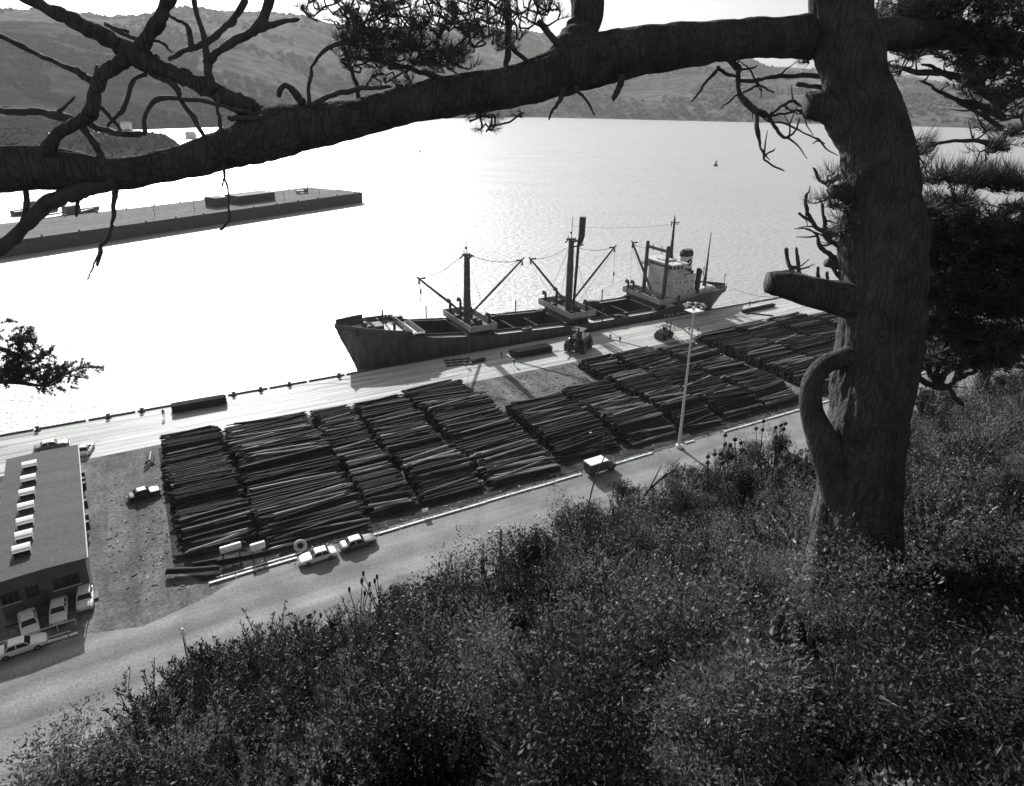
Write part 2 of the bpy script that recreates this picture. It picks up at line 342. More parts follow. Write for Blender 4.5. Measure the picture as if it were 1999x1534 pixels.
hill('headland', [(-350, 235), (28, 250), (120, 262), (200, 260), (280, 257), (325, 263), (352, 285)], 900, [(-400, 330), (250, 318), (300, 300), (352, 286)], .04, 3.3, back=60, woods=900, wt=-.3, v_w=.03)

# ================================================================== QUAY FURNITURE
mb = MB(); mb.tube([(0, 0, 0), (0, 0, .08), (0, 0, .1), (0, 0, .45), (0, 0, .55), (0, 0, .68), (0, 0, .74)], [.34, .34, .2, .17, .3, .3, .15], 12)
mb.box(-.4, .4, -.4, .4, -.02, .03)
bol = [(73, 841), (212, 815), (278, 803), (457, 771), (510, 762), (566, 752), (665, 737)]
names = ['beyond the white-roofed parked car', 'between the dark-sided car and the standing man', 'just before the standing man', 'just right of the log bundle', 'second to the right of the log bundle', 'where the long mooring line is tied', 'last before the ship\'s bow']
b0 = None
for (px, py), nm in zip(bol, names):
    s_, t_ = lg(px, py+3); t_ = -.85
    if b0 is None: b0 = mb.build('bollard', M['black'], smooth=True); o = b0
    else: o = b0.copy(); C.objects.link(o)
    o.location = W(s_, t_, .02); o.rotation_euler.z = A; o.scale = (1.25, 1.25, 1.2)
    tag(o, 'black mooring bollard on the quay edge, '+nm, 'bollard', 'bollards along the quay edge')

# ================================================================== FREIGHTER
fr = thing('cargo_ship', 'black-hulled log freighter with white aft bridge moored along the quay', 'ship', 0, 9)
def sh(s): return float(np.interp(s, [-1.5, 2, 8, 14, 18, 27, 34, 42, 55, 64, 86, 92, 104, 112, 120], [8.2, 7.7, 7.0, 6.3, 4.7, 3.7, 3.0, 2.6, 2.0, 1.7, 1.7, 2.6, 3.9, 3.6, 3.1]))   # hull edge height
def bh(s): return float(np.interp(s, [-1.3, 0, 3, 8, 14, 20, 28, 100, 107, 112, 116, 119, 120.5], [.05, .9, 2.9, 5.3, 7.1, 7.8, 8.1, 8.1, 7.3, 5.8, 4.0, 1.9, .2]))            # half breadth
def stem(z): return float(np.interp(z, [-4, 1, 5, 8.2], [3.6, 1.6, -.2, -1.3]))
mb = MB(); SS = np.concatenate([np.linspace(-1.3, 20, 22), np.linspace(24, 100, 20), np.linspace(102, 120.5, 12)])
ZF = [0, .25, .5, .75, 1.0]
def hullp(side, s, v):
    zt = sh(s); z = -4.5+(zt+4.5)*v
    flare = 1-v
    if s < 30:
        k = (30-s)/31.3; s2 = s+ (stem(z)+1.3)*k; b_ = bh(s)*(1-.55*k*flare)
    elif s > 96:
        k = (s-96)/24.5; s2 = s-k*k*6.5*flare**.8; b_ = bh(s)*(1-.65*k*flare)
    else: s2, b_ = s, bh(s)
    return (s2, side*b_, z)
for side in (-1, 1): mb.sheet(lambda s, v: hullp(side, s, v), SS, ZF)
mb.sheet(lambda v, u: ((hullp(-1, 120.5, v)[0]), hullp(-1, 120.5, v)[1]*(1-2*u), hullp(1, 120.5, v)[2]), ZF, [0, 1])
mb.build('hull', M['hull'], fr, smooth=True)
mb = MB(); mb.sheet(lambda s, u: (s, bh(s)*(2*u-1)*.985, sh(s)-(.75 if s < 14.5 or s > 94 else .25)), np.concatenate([np.linspace(-.8, 14.4, 14), ]), [0, .5, 1])
mb.build('forecastle_deck', M['deck'], fr)
mb = MB()
for sd_ in (-1, 1): mb.sheet(lambda s, u: (s, sd_*(5.3+(bh(s)*.985-5.3)*u), sh(s)-.25), np.linspace(14.6, 93.4, 60), [0, 1])
for a, b_ in ((14.6, 17.6), (28.2, 36.5), (57, 66), (86.3, 93.4)): mb.sheet(lambda s, u: (s, -5.3+10.6*u, sh(s)-.25), np.linspace(a, b_, 6), [0, 1])
mb.build('main_deck', M['deck'], fr)
mb = MB(); mb.sheet(lambda s, u: (s, bh(s)*(2*u-1)*.98, sh(s)-.6), np.linspace(93.6, 119.8, 20), [0, .5, 1])
mb.build('poop_deck', M['mid'], fr)
def rim(a, b_, h, name, m, n=24, lo=0, th=.12, close=False):
    mb = MB(); ss = np.linspace(a, b_, n)
    for side in (-1, 1):
        f = lambda s, k: [(s, side*bh(s)*1.004, sh(s)+lo), (s, side*bh(s)*1.004, sh(s)+h), (s, side*max(bh(s)-th, 0), sh(s)+h), (s, side*max(bh(s)-th, 0), sh(s)+lo-.5)][int(k)]
        mb.sheet(f, ss, range(4))
    return mb.build(name, m, fr)
rim(-1.3, 14.3, .55, 'bow_bulwark', M['mid']); rim(93, 120.4, .95, 'stern_bulwark', M['mid'])
rim(16, 92, .12, 'gunwale', M['hull'])
# high forward shield of the bow on the far side, break of the forecastle
mb = MB(); mb.box(14.3, 14.55, -7.0, 7.0, 3.6, 5.9)
for y in np.linspace(-6.6, 6.6, 12): mb.box(14.25, 14.6, y-.06, y+.06, 5.9, 6.9)
mb.box(14.3, 14.5, -6.9, 6.9, 6.85, 6.95); mb.build('forecastle_bulkhead', M['mid'], fr)
mb = MB(); mb.sheet(lambda s, k: (s, bh(s)*1.0-.02-(.35*k), sh(s)+.4+1.2*k), np.linspace(-1, 6.5, 8), [0, 1]); mb.build('breakwater_plate', M['dark'], fr)
# windlass and clutter on the forecastle
mb = MB()
for y in (-1.4, 1.4):
    mb.tube([(6.2, y-.8, 7.0), (6.2, y+.8, 7.0)], .75, 12); mb.box(5.6, 6.8, y-1, y-.85, 6.2, 7.9); mb.box(5.6, 6.8, y+.85, y+1, 6.2, 7.9)
mb.box(7.6, 9.6, -1.8, 1.8, 6.1, 7.3); mb.tube([(9.9, 0, 6), (9.9, 0, 10.6)], [.3, .16], 8)
mb.tube([(11.6, -3, 6), (11.6, -3, 7.6), (11.2, -3, 8.0)], [.35, .35, .5], 10); mb.tube([(11.6, 3, 6), (11.6, 3, 7.6), (11.2, 3, 8.0)], [.35, .35, .5], 10)
mb.build('windlass', M['dark'], fr)
for y, x in ((-2.6, 2.8), (2.6, 2.8), (-4.4, 10), (4.4, 10), (-5.6, 13), (5.6, 13)):
    mb = MB(); mb.tube([(x, y-.35, 6), (x, y-.35, 7.1)], .2, 8); mb.tube([(x, y+.35, 6), (x, y+.35, 7.1)], .2, 8); mb.build('mooring_bitts', M['black'], fr)
# hatches: coamings with dark folded covers; far and near deck strips stay bare
for a, b_ in ((17.6, 28.2), (36.5, 57), (66, 86.3)):
    mb = MB(); zl = lambda x: sh(x)-.3
    for y in (-5.4, 5.28): mb.sheet(lambda x, k: (x, y+(.12 if k in (1, 2) else 0) if False else y+[0, 0, .12, .12][int(k)], [zl(x), zl(x)+.65, zl(x)+.65, zl(x)-.2][int(k)]), np.linspace(a, b_, 8), range(4))
    for x in (a-.12, b_): mb.box(x, x+.12, -5.4, 5.4, zl(x)-.3, zl(x)+.65)
    h_ = mb.build('hatch_coaming', M['black'], fr)
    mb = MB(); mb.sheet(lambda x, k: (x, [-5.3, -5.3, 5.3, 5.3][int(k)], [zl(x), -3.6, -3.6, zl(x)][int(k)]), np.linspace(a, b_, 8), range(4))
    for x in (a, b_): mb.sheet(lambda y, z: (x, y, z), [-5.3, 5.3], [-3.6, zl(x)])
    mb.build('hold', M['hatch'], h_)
    nc = max(1, int((b_-a)/9))
    for c_ in range(nc):      # covers folded upright at the hatch ends, and girders across
        xx = a+(c_+1)*(b_-a)/(nc+1); mb = MB(); mb.box(xx-.2, xx+.2, -5.28, 5.28, zl(xx)-.7, zl(xx)-.1) if nc > 1 else mb.box(a+.1, a+.9, -5.2, 5.2, zl(a)-.4, zl(a)+.9); mb.build('hatch_beam', M['hatch'], h_)
# dark deck gear strips between the bright plates
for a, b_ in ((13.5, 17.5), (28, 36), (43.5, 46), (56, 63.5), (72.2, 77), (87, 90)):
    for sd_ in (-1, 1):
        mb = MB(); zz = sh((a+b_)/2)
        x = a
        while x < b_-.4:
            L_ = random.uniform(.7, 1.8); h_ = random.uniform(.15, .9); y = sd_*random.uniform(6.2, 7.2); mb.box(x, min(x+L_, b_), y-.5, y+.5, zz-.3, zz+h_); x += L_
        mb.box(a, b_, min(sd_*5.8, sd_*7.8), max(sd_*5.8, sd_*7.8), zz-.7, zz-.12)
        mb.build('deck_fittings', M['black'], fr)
# side stanchions
for s_, sd_ in ((24, 1), (44.5, -1), (67.4, -1), (79, 1), (50, 1)):
    mb = MB(); mb.tube([(s_, sd_*7.9, sh(s_)-.4), (s_, sd_*7.9, sh(s_)+3.4)], .16, 8); mb.build('stanchion', M['dark'], fr)
# mast houses
def masthouse(a, b_, z0, z1, half=8.0):
    mb = MB(); mb.bbox(a, b_, -half+1.6, half-1.2, z0-1.6, z1, .08); mb.box(a-1.3, b_+1.3, -half, half, z1-.05, z1+.12)
    mh = mb.build('mast_house', M['mid'], fr)
    mb = MB()
    for x in (a-1.36, b_+1.24): mb.box(x, x+.12, -half, half, z1+.12, z1+1.5)
    for y in (-half, half-.12): mb.box(a-1.3, b_+1.3, y, y+.12, z1+.12, z1+1.5)
    mb.build('platform_bulwark', mat('platform_grey', .33, .6, .2, .6), mh)
    for k, y in enumerate((-4.6, -2.6, 3.4, 5.6)):
        mb = MB(); x = a+.3+(k % 2)*(b_-a-1.6); mb.tube([(x, y-.7, z1+.75), (x, y+.7, z1+.75)], .5, 10)
        mb.box(x-.6, x+.6, y-.95, y-.8, z1+.1, z1+1.3); mb.box(x-.6, x+.6, y+.8, y+.95, z1+.1, z1+1.3); mb.box(x+.5, x+1.2, y-.4, y+.4, z1+.1, z1+1.0)
        mb.build('winch', M['dark'], mh)
    return mh
mh1 = masthouse(30, 34.4, sh(32), 4.4); mh2 = masthouse(58.6, 63.8, sh(61), 3.7); mh3 = masthouse(88.0, 90.2, 2.0, 3.6, 8.2)
for sx_, y, hh, z1 in ((29.6, 5.6, 4.3, 4.5), (31.4, 3.4, 5.0, 4.5), (58, 5.6, 3.6, 3.8), (60, 3.2, 5.0, 3.8), (33.6, 1.6, 3.0, 4.5), (87.6, 4.6, 3.6, 3.7), (86.8, 6.0, 3.6, 3.7), (64.6, -4.4, 3.0, 3.7), (35.4, -4.6, 3.0, 4.2)):
    mb = MB(); mb.tube([(sx_, y, z1-.5), (sx_, y, z1+hh-.6), (sx_-.15, y, z1+hh-.2), (sx_-.75, y, z1+hh)], [.34, .34, .42, .62], 10); mb.build('ventilator', M['dark'], fr)
def wire(mb, a, b_, sag=.5, r=.035, n=8):
    a, b_ = Vector(a), Vector(b_); mb.tube([a.lerp(b_, i/n)-Vector((0, 0, sag*4*(i/n)*(1-i/n))) for i in range(n+1)], r, 4, caps=False)
# masts
def mast(x, z0, z1, r0, r1, top):
    mb = MB(); mb.tube([(x, 0, z0), (x, 0, z0+(z1-z0)*.5), (x, 0, z1)], [r0, r0*.95, r1], 14)
    ms = mb.build('mast', M['mid'], fr, smooth=False)
    mb = MB(); mb.box(x-.5, x+.5, -1.7, 1.7, z1-.7, z1-.3); mb.tube([(x, 0, z1), (x, 0, top)], [.12, .06], 6)
    for y in (-1.6, 1.6): mb.tube([(x, y, z1-.9), (x, y, z1+.5)], .12, 6)
    mb.tube([(x-1.9, 0, z1-1.0), (x-.6, 0, z1-.1), (x+.6, 0, z1-.1), (x+1.9, 0, z1-.9)], [.22, .14, .14, .22], 6); mb.tube([(x-.3, 0, z1+1.2), (x-.3, 0, z1+1.7)], .22, 6)
    mb.build('crosstree', M['dark'], ms); return ms
m1 = mast(31.6, 4.4, 21.6, .88, .68, 24.4); m2 = mast(61.8, 3.7, 22.9, .95, .7, 28.3)
def boom(x0, z0, x1, z1, r=.24, mastx=None, mastz=21, hook=None):
    mb = MB(); a = Vector((x0, 0, z0)); e = Vector((x1, 0, z1)); d = (e-a)
    mb.tube([a, a+d*.08, a+d*.5, a+d*.93, e], [r*.6, r, r*1.15, r*.9, r*.6], 8)
    bo = mb.build('derrick_boom', M['mid'], fr)
    mb = MB(); q = a+d*.96; mb.tube([q+Vector((0, 0, -.1)), q+Vector((.1, 0, -1.3))], [.12, .3], 6)
    sg = 1 if (mastx or 0) > x1 else -1; mb.tube([q, q+Vector((sg*1.6, 0, -.05))], [.12, .26], 6); mb.build('pulley_block', M['black'], bo)
    mb = MB()
    if mastx is not None:
        for k in (-.3, .3): wire(mb, (mastx+(-1.6 if x1 < mastx else 1.6), k, mastz), q+Vector((0, k*.4, 0)), .9)
    wire(mb, q+Vector((0, 0, -1)), (x0+(x1-x0)*.12, 0, z0-1), .3)
    if hook:
        wire(mb, q, q+Vector((.4, 0, -hook)), 0); mb.tube([q+Vector((.4, 0, -hook)), q+Vector((.4, 0, -hook-1))], [.2, .25], 6); mb.tube([q+Vector((.4, 0, -hook-1)), q+Vector((.3, 0, -hook-3.2))], .07, 5)
    mb.build('rigging', M['dark'], bo); return bo
boom(31.0, 6.4, 18.6, 17.3, .27, 31.6, 20.8, hook=2.6); boom(32.4, 6.2, 47.6, 19.1, .27, 31.6, 20.8)
boom(61.0, 5.6, 49.0, 19.1, .27, 61.8, 20.4); boom(62.7, 5.6, 76.6, 19.9, .27, 61.8, 20.4, hook=7)
boom(90.6, 5.2, 81.8, 20.6, .3, 91.8, 18.2, hook=12)
mb = MB(); mb.tube([(63.0, -.6, 4.0), (63.4, -.6, 14), (63.6, -.6, 20.6), (64.1, -.6, 21.8), (64.5, -.6, 23.4), (64.6, -.6, 28.3)], [.35, .38, .36, .72, .85, .85], 10)
mb.tube([(61.0, -.6, 20.6), (65.2, -.6, 21.0)], .2, 6); mb.build('heavy_derrick', M['dark'], fr)
for x, zt in ((31.6, 20.8), (61.8, 22)):
    for dx in (-2.2, 2.4):
        for sd_ in (-1, 1): mb = MB(); wire(mb, (x, 0, zt), (x+dx, sd_*7.6, sh(x)+1.9), 0, .05, 2); mb.build('shroud', M['dark'], fr)
mb = MB(); wire(mb, (31.6, 0, 22), (10.2, 0, 10), .4, .04); mb.build('forestay', M['dark'], fr)
mb = MB(); wire(mb, (61.8, 0, 26), (97.3, .6, 24), .8, .03, 12); mb.build('aerial_wire', M['dark'], fr)
# goalpost mast
mb = MB()
for y in (-4.0, 4.6): mb.tube([(91.6, y, 2.6), (91.7, y, 18.4), (91.7, y, 18.9)], [.62, .52, .4], 12)
mb.box(91.4, 92.0, -4.0, 4.6, 17.0, 17.75)
for y in (-1.4, 2.2): mb.tube([(91.7, y, 16.4), (91.7, y, 18.5)], .12, 6)
mb.build('goalpost_mast', M['mid'], fr)
# superstructure
mb = MB(); mb.bbox(93.2, 101.6, -5.6, 5.2, 2.6, 9.6, .12); mb.bbox(93.1, 97.8, -5.3, 5.1, 9.6, 11.6, .1); mb.bbox(101.6, 105.5, -5.0, 4.6, 2.6, 5.4, .1)
mb.box(97.8, 101.9, -5.6, -5.5, 9.6, 10.5); mb.box(97.8, 101.9, 5.1, 5.2, 9.6, 10.5)
house = mb.build('deckhouse', M['shipwhite'], fr)
mb = MB(); mb.bbox(92.8, 97.4, -5.3, 5.2, 11.62, 13.5, .08); mb.bbox(92.2, 98.2, -6.0, 5.9, 13.5, 13.85, .06); mb.box(92.3, 97.6, -7.6, 7.4, 11.5, 11.65); mb.box(92.3, 92.45, -7.6, 7.4, 11.65, 12.5)
br = mb.build('bridge', M['shipwhite'], fr)
for i in range(9):
    y = -4.9+i*1.13; mb = MB(); mb.box(92.74, 92.8, y, y+.82, 12.35, 13.1); mb.build('window', M['glass'], br)
for i in range(3):
    x = 93.2+i*1.35; mb = MB(); mb.box(x, x+.85, -5.36, -5.3, 12.35, 13.1); mb.build('window', M['glass'], br)
for (y, z) in ((4, 10.4), (2.2, 10.4), (1.5, 10.4), (.6, 8.6), (.4, 7.2), (1.3, 7.2), (-2.6, 7.4), (-4, 7.4), (3.2, 5.2), (-1.8, 5.2)):
    mb = MB(); mb.tube([(93.14, y, z), (93.19, y, z)], .24, 10); mb.build('porthole', M['glass'], house)
for (x, z) in ((94.6, 8.4), (96, 8.4), (97.8, 8.4), (98.6, 8.4), (100.4, 8.6), (94.8, 5.6), (97.4, 5.4), (99.4, 5.6), (100.6, 6), (95, 4), (98.8, 4)):
    mb = MB(); mb.tube([(x, -5.64, z), (x, -5.59, z)], .24, 10); mb.build('porthole', M['glass'], house)
mb = MB(); mb.box(95.6, 96.5, -5.68, -5.6, 2.6, 4.7); mb.build('door', M['dark'], house)
mb = MB(); mb.box(97.9, 101.4, -4.9, 4.5, 9.61, 11.2); mb.build('engine_casing', M['dark'], fr)
mb = MB(); mb.bbox(93.6, 97.2, -2, 2.4, 13.85, 14.3, .05, 0)
for p in ((93.4, -4.6), (94.6, 3.4), (96.6, 3.6), (96.8, -4.4), (94, 0)): mb.tube([(p[0], p[1], 13.8), (p[0], p[1], 15)], .07, 5)
for y in (-5.8, 5.7): mb.box(92.4, 98, y-.03, y+.03, 14.7, 14.78)
mb.build('monkey_island_rails', M['offwhite'], fr)
mb = MB(); mb.tube([(97.2, .6, 13.8), (97.2, .6, 15.5), (97.3, .6, 20), (97.3, .6, 25.2), (97.3, .6, 26.4)], [.85, .55, .36, .26, .08], 10); mb.tube([(97.3, -1.2, 24.2), (97.3, .6, 24.0), (97.3, 2.0, 24.6)], [.1, .16, .1], 6)
mb.box(97.8, 99.0, .1, 1.1, 24.3, 24.45); mb.tube([(97.4, 1.8, 23.0), (97.4, 1.8, 24.5)], .14, 6); mb.build('radar_mast', M['dark'], fr)
# funnel
def oval(cx, cy, a, b_, n=20): return [(cx+a*math.cos(2*math.pi*i/n), cy+b_*math.sin(2*math.pi*i/n)) for i in range(n)]
fx, fy = 102.1, -.6
mb = MB(); mb.poly(oval(fx, fy, 2.2, 1.5), 5.4, 11.2, 1); mb.poly(oval(fx, fy, 2.2, 1.5), 11.2, 14.6, 0)
fn = mb.build('funnel', [M['white'], M['black']], fr)
mb = MB(); mb.poly(oval(fx, fy, 2.25, 1.55), 14.6, 15.8, 0); mb.poly(oval(fx+.2, fy, 1.8, 1.2), 15.8, 16.4, 0); mb.build('funnel_top', M['black'], fn)
def onfun(u, z): th = -math.pi/2+u/1.9; return (fx+2.24*math.cos(th), fy+1.54*math.sin(th), z)
mb = MB(); k0 = [(-1.1, 12.9), (0.1, 14.1), (1.3, 12.9), (.1, 11.7)]; mb.sheet(lambda u, v: onfun((1-abs(2*v-1))*(u*1.2)+.1, 11.7+2.4*v), np.linspace(-1, 1, 7), np.linspace(0, 1, 7)); mb.build('funnel_emblem', M['black'], fn)
mb = MB(); mb.sheet(lambda u, v: Vector(onfun((1-abs(2*v-1))*(u*.4)+.15, 12.5+.8*v))+Vector((.0, -.03, 0)), np.linspace(-1, 1, 5), np.linspace(0, 1, 5)); mb.build('emblem_centre', M['white'], fn)
mb = MB(); mb.tube([(103.6, -4.6, 4.2), (103.6, -4.6, 11), (103.6, -4.6, 11.6)], [.75, .62, .5], 10); mb.build('exhaust_trunk', M['black'], fr)
mb = MB(); mb.tube([(107.6, -1.4, 3.3), (107.6, -1.4, 8.2), (107.5, -1.4, 9.4), (107.2, -1.4, 10.1)], [.4, .4, .75, .6], 10); mb.build('cowl_ventilator', M['black'], fr)
mb = MB(); mb.bbox(107.2, 113.6, -2.7, 2.7, 2.6, 4.6, .3); mb.build('aft_house', M['offwhite'], fr)
mb = MB(); mb.tube([(111, -.2, 4.6), (111.1, -.2, 8), (111.4, -.2, 20.6)], [.7, .3, .1], 8); mb.tube([(112.6, .6, 4.6), (111.5, -.1, 17)], .06, 5); mb.tube([(111.2, -1.2, 9.5), (111.2, 1.2, 9.5)], .09, 5)
mb.tube([(110.2, -.2, 7.6), (110.2, -.2, 10.4)], .12, 6); mb.build('mizzen_mast', M['dark'], fr)
for sd_ in (-1, 1):
    mb = MB(); mb.tube([(104.6, sd_*5.9, 5.6), (105.4, sd_*5.9, 5.5), (108.4, sd_*5.9, 5.5), (109.4, sd_*5.9, 5.7)], [.15, .62, .62, .15], 8)
    lb = mb.build('lifeboat', M['offwhite'], fr); mb = MB()
    for x in (105.4, 108.4): mb.tube([(x, sd_*5.9, 3.0), (x, sd_*6.1, 6.3), (x, sd_*5.6, 6.7)], .1, 6)
    mb.build('davit', M['mid'], lb)
mb = MB()
for s_ in np.arange(94, 120, 1.3):
    for sd_ in (-1, 1): mb.tube([(s_, sd_*bh(s_)*.97, sh(s_)+.9), (s_, sd_*bh(s_)*.97, sh(s_)+1.9)], .035, 4)
for sd_ in (-1, 1): mb.tube([(s_, sd_*bh(s_)*.97, sh(s_)+1.9) for s_ in np.arange(94, 119.5, 1.3)], .04, 4)
mb.build('stern_rail', M['offwhite'], fr)
mb = MB()
for a_ in np.linspace(0, 2*math.pi, 9)[:-1]: pass
mb.tube([(119.6, 0, 3.5), (119.6, 0, 6.6)], .09, 6); mb.tube([(119.6, 0, 6.6), (119.6, 0, 7.0)], .25, 6); mb.build('stern_staff', M['dark'], fr)
def text(s_, size, loc, rot, m, name, parent, extrude=.01):
    cu = bpy.data.curves.new(name, 'FONT'); cu.body = s_; cu.size = size; cu.extrude = extrude; cu.align_x = 'LEFT'; cu.resolution_u = 2
    o = bpy.data.objects.new(name, cu); C.objects.link(o); cu.materials.append(m); o.rotation_euler = (0, 0, 0); bpy.context.view_layer.update(); me = bpy.data.meshes.new_from_object(o); bpy.data.objects.remove(o); o = bpy.data.objects.new(name, me); C.objects.link(o); o.parent = parent; o.location = loc; o.rotation_euler = rot; return o
text('SANKO LINE', 2.5, (88.6, -8.2, -1.1), (R(90), 0, 0), M['white'], 'hull_lettering', fr)
# mooring lines
def mooring(a, b_, sag, label):
    mb = MB(); o0 = Vector(a); wire(mb, (0, 0, 0), Vector(b_)-o0, sag, .06, 14); tag(mb.build('mooring_line', M['dry'], loc=o0), label, 'rope', 'mooring lines of the freighter')
mooring(W(.6, 7.2, 7.6), W(-14.1, -.85, .6), 1.0, 'long thin mooring line from the ship\'s bow to a bollard on the left quay')
mooring(W(1.6, 5.8, 7.2), W(-3.6, -.85, .6), .5, 'short mooring line from the bow down to the last bollard before the ship')
mooring(W(119, 4.6, 3.6), W(133, -.9, .6), .8, 'mooring line from the ship\'s stern to the far quay edge')

# ================================================================== CARS
def car(s_, t_, rz, label, L_=4.5, paint=None, roofp=None, z=0.0, wagon=False, group='cars parked around the yard', name='parked_car'):
    paint = paint or M['carwhite']; roofp = roofp or paint
    c = thing(name, label, 'car', s_, t_, z, rz, group); k = L_/4.5
    sec = [(-2.27, .42, .70, .70), (-2.2, .34, .80, .80), (-1.95, .28, .90, .86), (-1.2, .27, .95, .88), (0, .27, .95, .885), (.9, .27, .93, .88), (1.7, .28, .88, .86), (2.1, .33, .80, .82), (2.25, .40, .68, .72)]
    mb = MB(); rings = []
    for x, zb, zt, hw in sec:
        rings.append([(x*k, -hw*.9, zb), (x*k, -hw, zb+.12), (x*k, -hw, zt-.16), (x*k, -hw*.93, zt-.03), (x*k, -hw*.5, zt+.02), (x*k, hw*.5, zt+.02), (x*k, hw*.93, zt-.03), (x*k, hw, zt-.16), (x*k, hw, zb+.12), (x*k, hw*.9, zb)])
    vs = [p for r in rings for p in r]; fs = []; nn = 10
    for i in range(len(sec)-1):
        for j in range(nn): fs.append((i*nn+j, i*nn+(j+1) % nn, (i+1)*nn+(j+1) % nn, (i+1)*nn+j))
    fs += [tuple(range(nn-1, -1, -1)), tuple(range((len(sec)-1)*nn, len(sec)*nn))]
    mb.add(vs, fs).build('body', paint, c, smooth=False)
    xb0, xb1, xt0, xt1 = (-1.45, .85, -1.0, .3) if not wagon else (-2.1, .85, -1.85, .3)
    zb, zt, hb, ht = .93, 1.38, .76, .60
    q = lambda x, y, z_: (x*k, y, z_)
    mb = MB().add([q(xb1, -hb, zb), q(xb1, hb, zb), q(xt1, ht, zt), q(xt1, -ht, zt)], [(0, 1, 2, 3)]); mb.build('windscreen', M['glass'], c)
    mb = MB().add([q(xb0, -hb, zb), q(xb0, hb, zb), q(xt0, ht, zt), q(xt0, -ht, zt)], [(3, 2, 1, 0)]); mb.build('rear_window', M['glass'], c)
    for sd_ in (-1, 1):
        mb = MB().add([q(xb0, sd_*hb, zb), q(xb1, sd_*hb, zb), q(xt1, sd_*ht, zt), q(xt0, sd_*ht, zt)], [(0, 1, 2, 3)]); mb.build('side_window', M['glass'], c)
    mb = MB()
    ring = lambda z_, e: [q(xt0+e, -ht+e*.6, z_), q(xt1-e, -ht+e*.6, z_), q(xt1-e, ht-e*.6, z_), q(xt0+e, ht-e*.6, z_)]
    vs = ring(zt-.03, -.07)+ring(zt+.03, -.06)+ring(zt+.09, .14); fs = [(3, 2, 1, 0), (8, 9, 10, 11)]
    for r in (0, 4):
        for i in range(4): fs.append((r+i, r+(i+1) % 4, r+4+(i+1) % 4, r+4+i))
    mb.add(vs, fs)
    xm = (xb0+xb1)/2-.1
    for sd_ in (-1, 1):
        for (xa, xb_) in ((xb0, xt0), (xb1, xt1), (xm, xm)): mb.tube([q(xa, sd_*(hb+.01), zb), q(xb_, sd_*(ht+.01), zt)], .045, 5)
    mb.build('roof', roofp, c)
    for x in (-1.38, 1.38):
        for sd_ in (-1, 1):
            mb = MB(); mb.tube([(x*k, sd_*.70, .32), (x*k, sd_*.91, .32)], .33, 14); wo_ = mb.build('wheel', M['rubber'], c)
            mb = MB(); mb.tube([(x*k, sd_*.90, .32), (x*k, sd_*.925, .32)], .19, 10); mb.build('hubcap', M['chrome'], wo_)
    for x, nm in ((-2.36, 'rear_bumper'), (2.34, 'front_bumper')):
        mb = MB(); mb.tube([(x*k*.98, -.84, .45), (x*k, -.6, .45), (x*k, .6, .45), (x*k*.98, .84, .45)], .08, 6); mb.build(nm, M['chrome'], c)
    for sd_ in (-1, 1):
        mb = MB(); mb.tube([(2.2*k, sd_*.62, .63), (2.3*k, sd_*.62, .63)], .1, 8); mb.build('headlight', M['chrome'], c)
        mb = MB(); mb.tube([(-2.2*k, sd_*.66, .66), (-2.3*k, sd_*.66, .66)], .08, 8); mb.build('tail_light', M['dark'], c)
    return c
M['carwhite'] = mat('white_car_paint', .82, .25, .03, 2); M['carcream'] = mat('cream_car_paint', .6, .3, .05, 2); M['cargrey'] = mat('dark_car_paint', .04, .3, .1, 2); M['chrome'] = mat('chrome', .5, .25, metal=1.0)
M['cartwo'] = mat('grey_car_paint', .12, .3, .1, 2)
car(-23.5, -59.6, R(180), 'white sedan parked at the road edge in front of the big tyre', 4.7)
car(-18.1, -59.3, R(0), 'white-roofed sedan with dark side parked right of the big tyre', 4.8, M['cartwo'], M['carwhite'])
car(-55.0, -56.4, R(-80), 'large white sedan nose-out below the warehouse, leftmost of three', 5.0)
car(-52.2, -55.6, R(-89), 'white sedan parked below the warehouse, middle one of three', 4.6)
car(-49.6, -54.6, R(-90), 'small cream-bonneted station wagon parked below the warehouse corner', 4.2, M['carwhite'], wagon=True)
car(-55.4, -60.0, R(4), 'white sedan at the roadside in front of the parked row', 4.6)
car(-42.4, -32.9, R(8), 'black sedan alone in the dirt lane', 4.3, M['cargrey'])
car(-55.2, -9.3, R(3), 'white-topped dark sedan on the quay behind the warehouse', 4.9, M['cartwo'], M['carwhite'])
car(-50.2, -13.6, R(75), 'small white car tight by the far warehouse corner on the quay', 4.0)
s_, t_ = lg(1605, 915, .8); car(s_, t_, R(2), 'white car on the road half hidden by the tree trunk', 4.6)

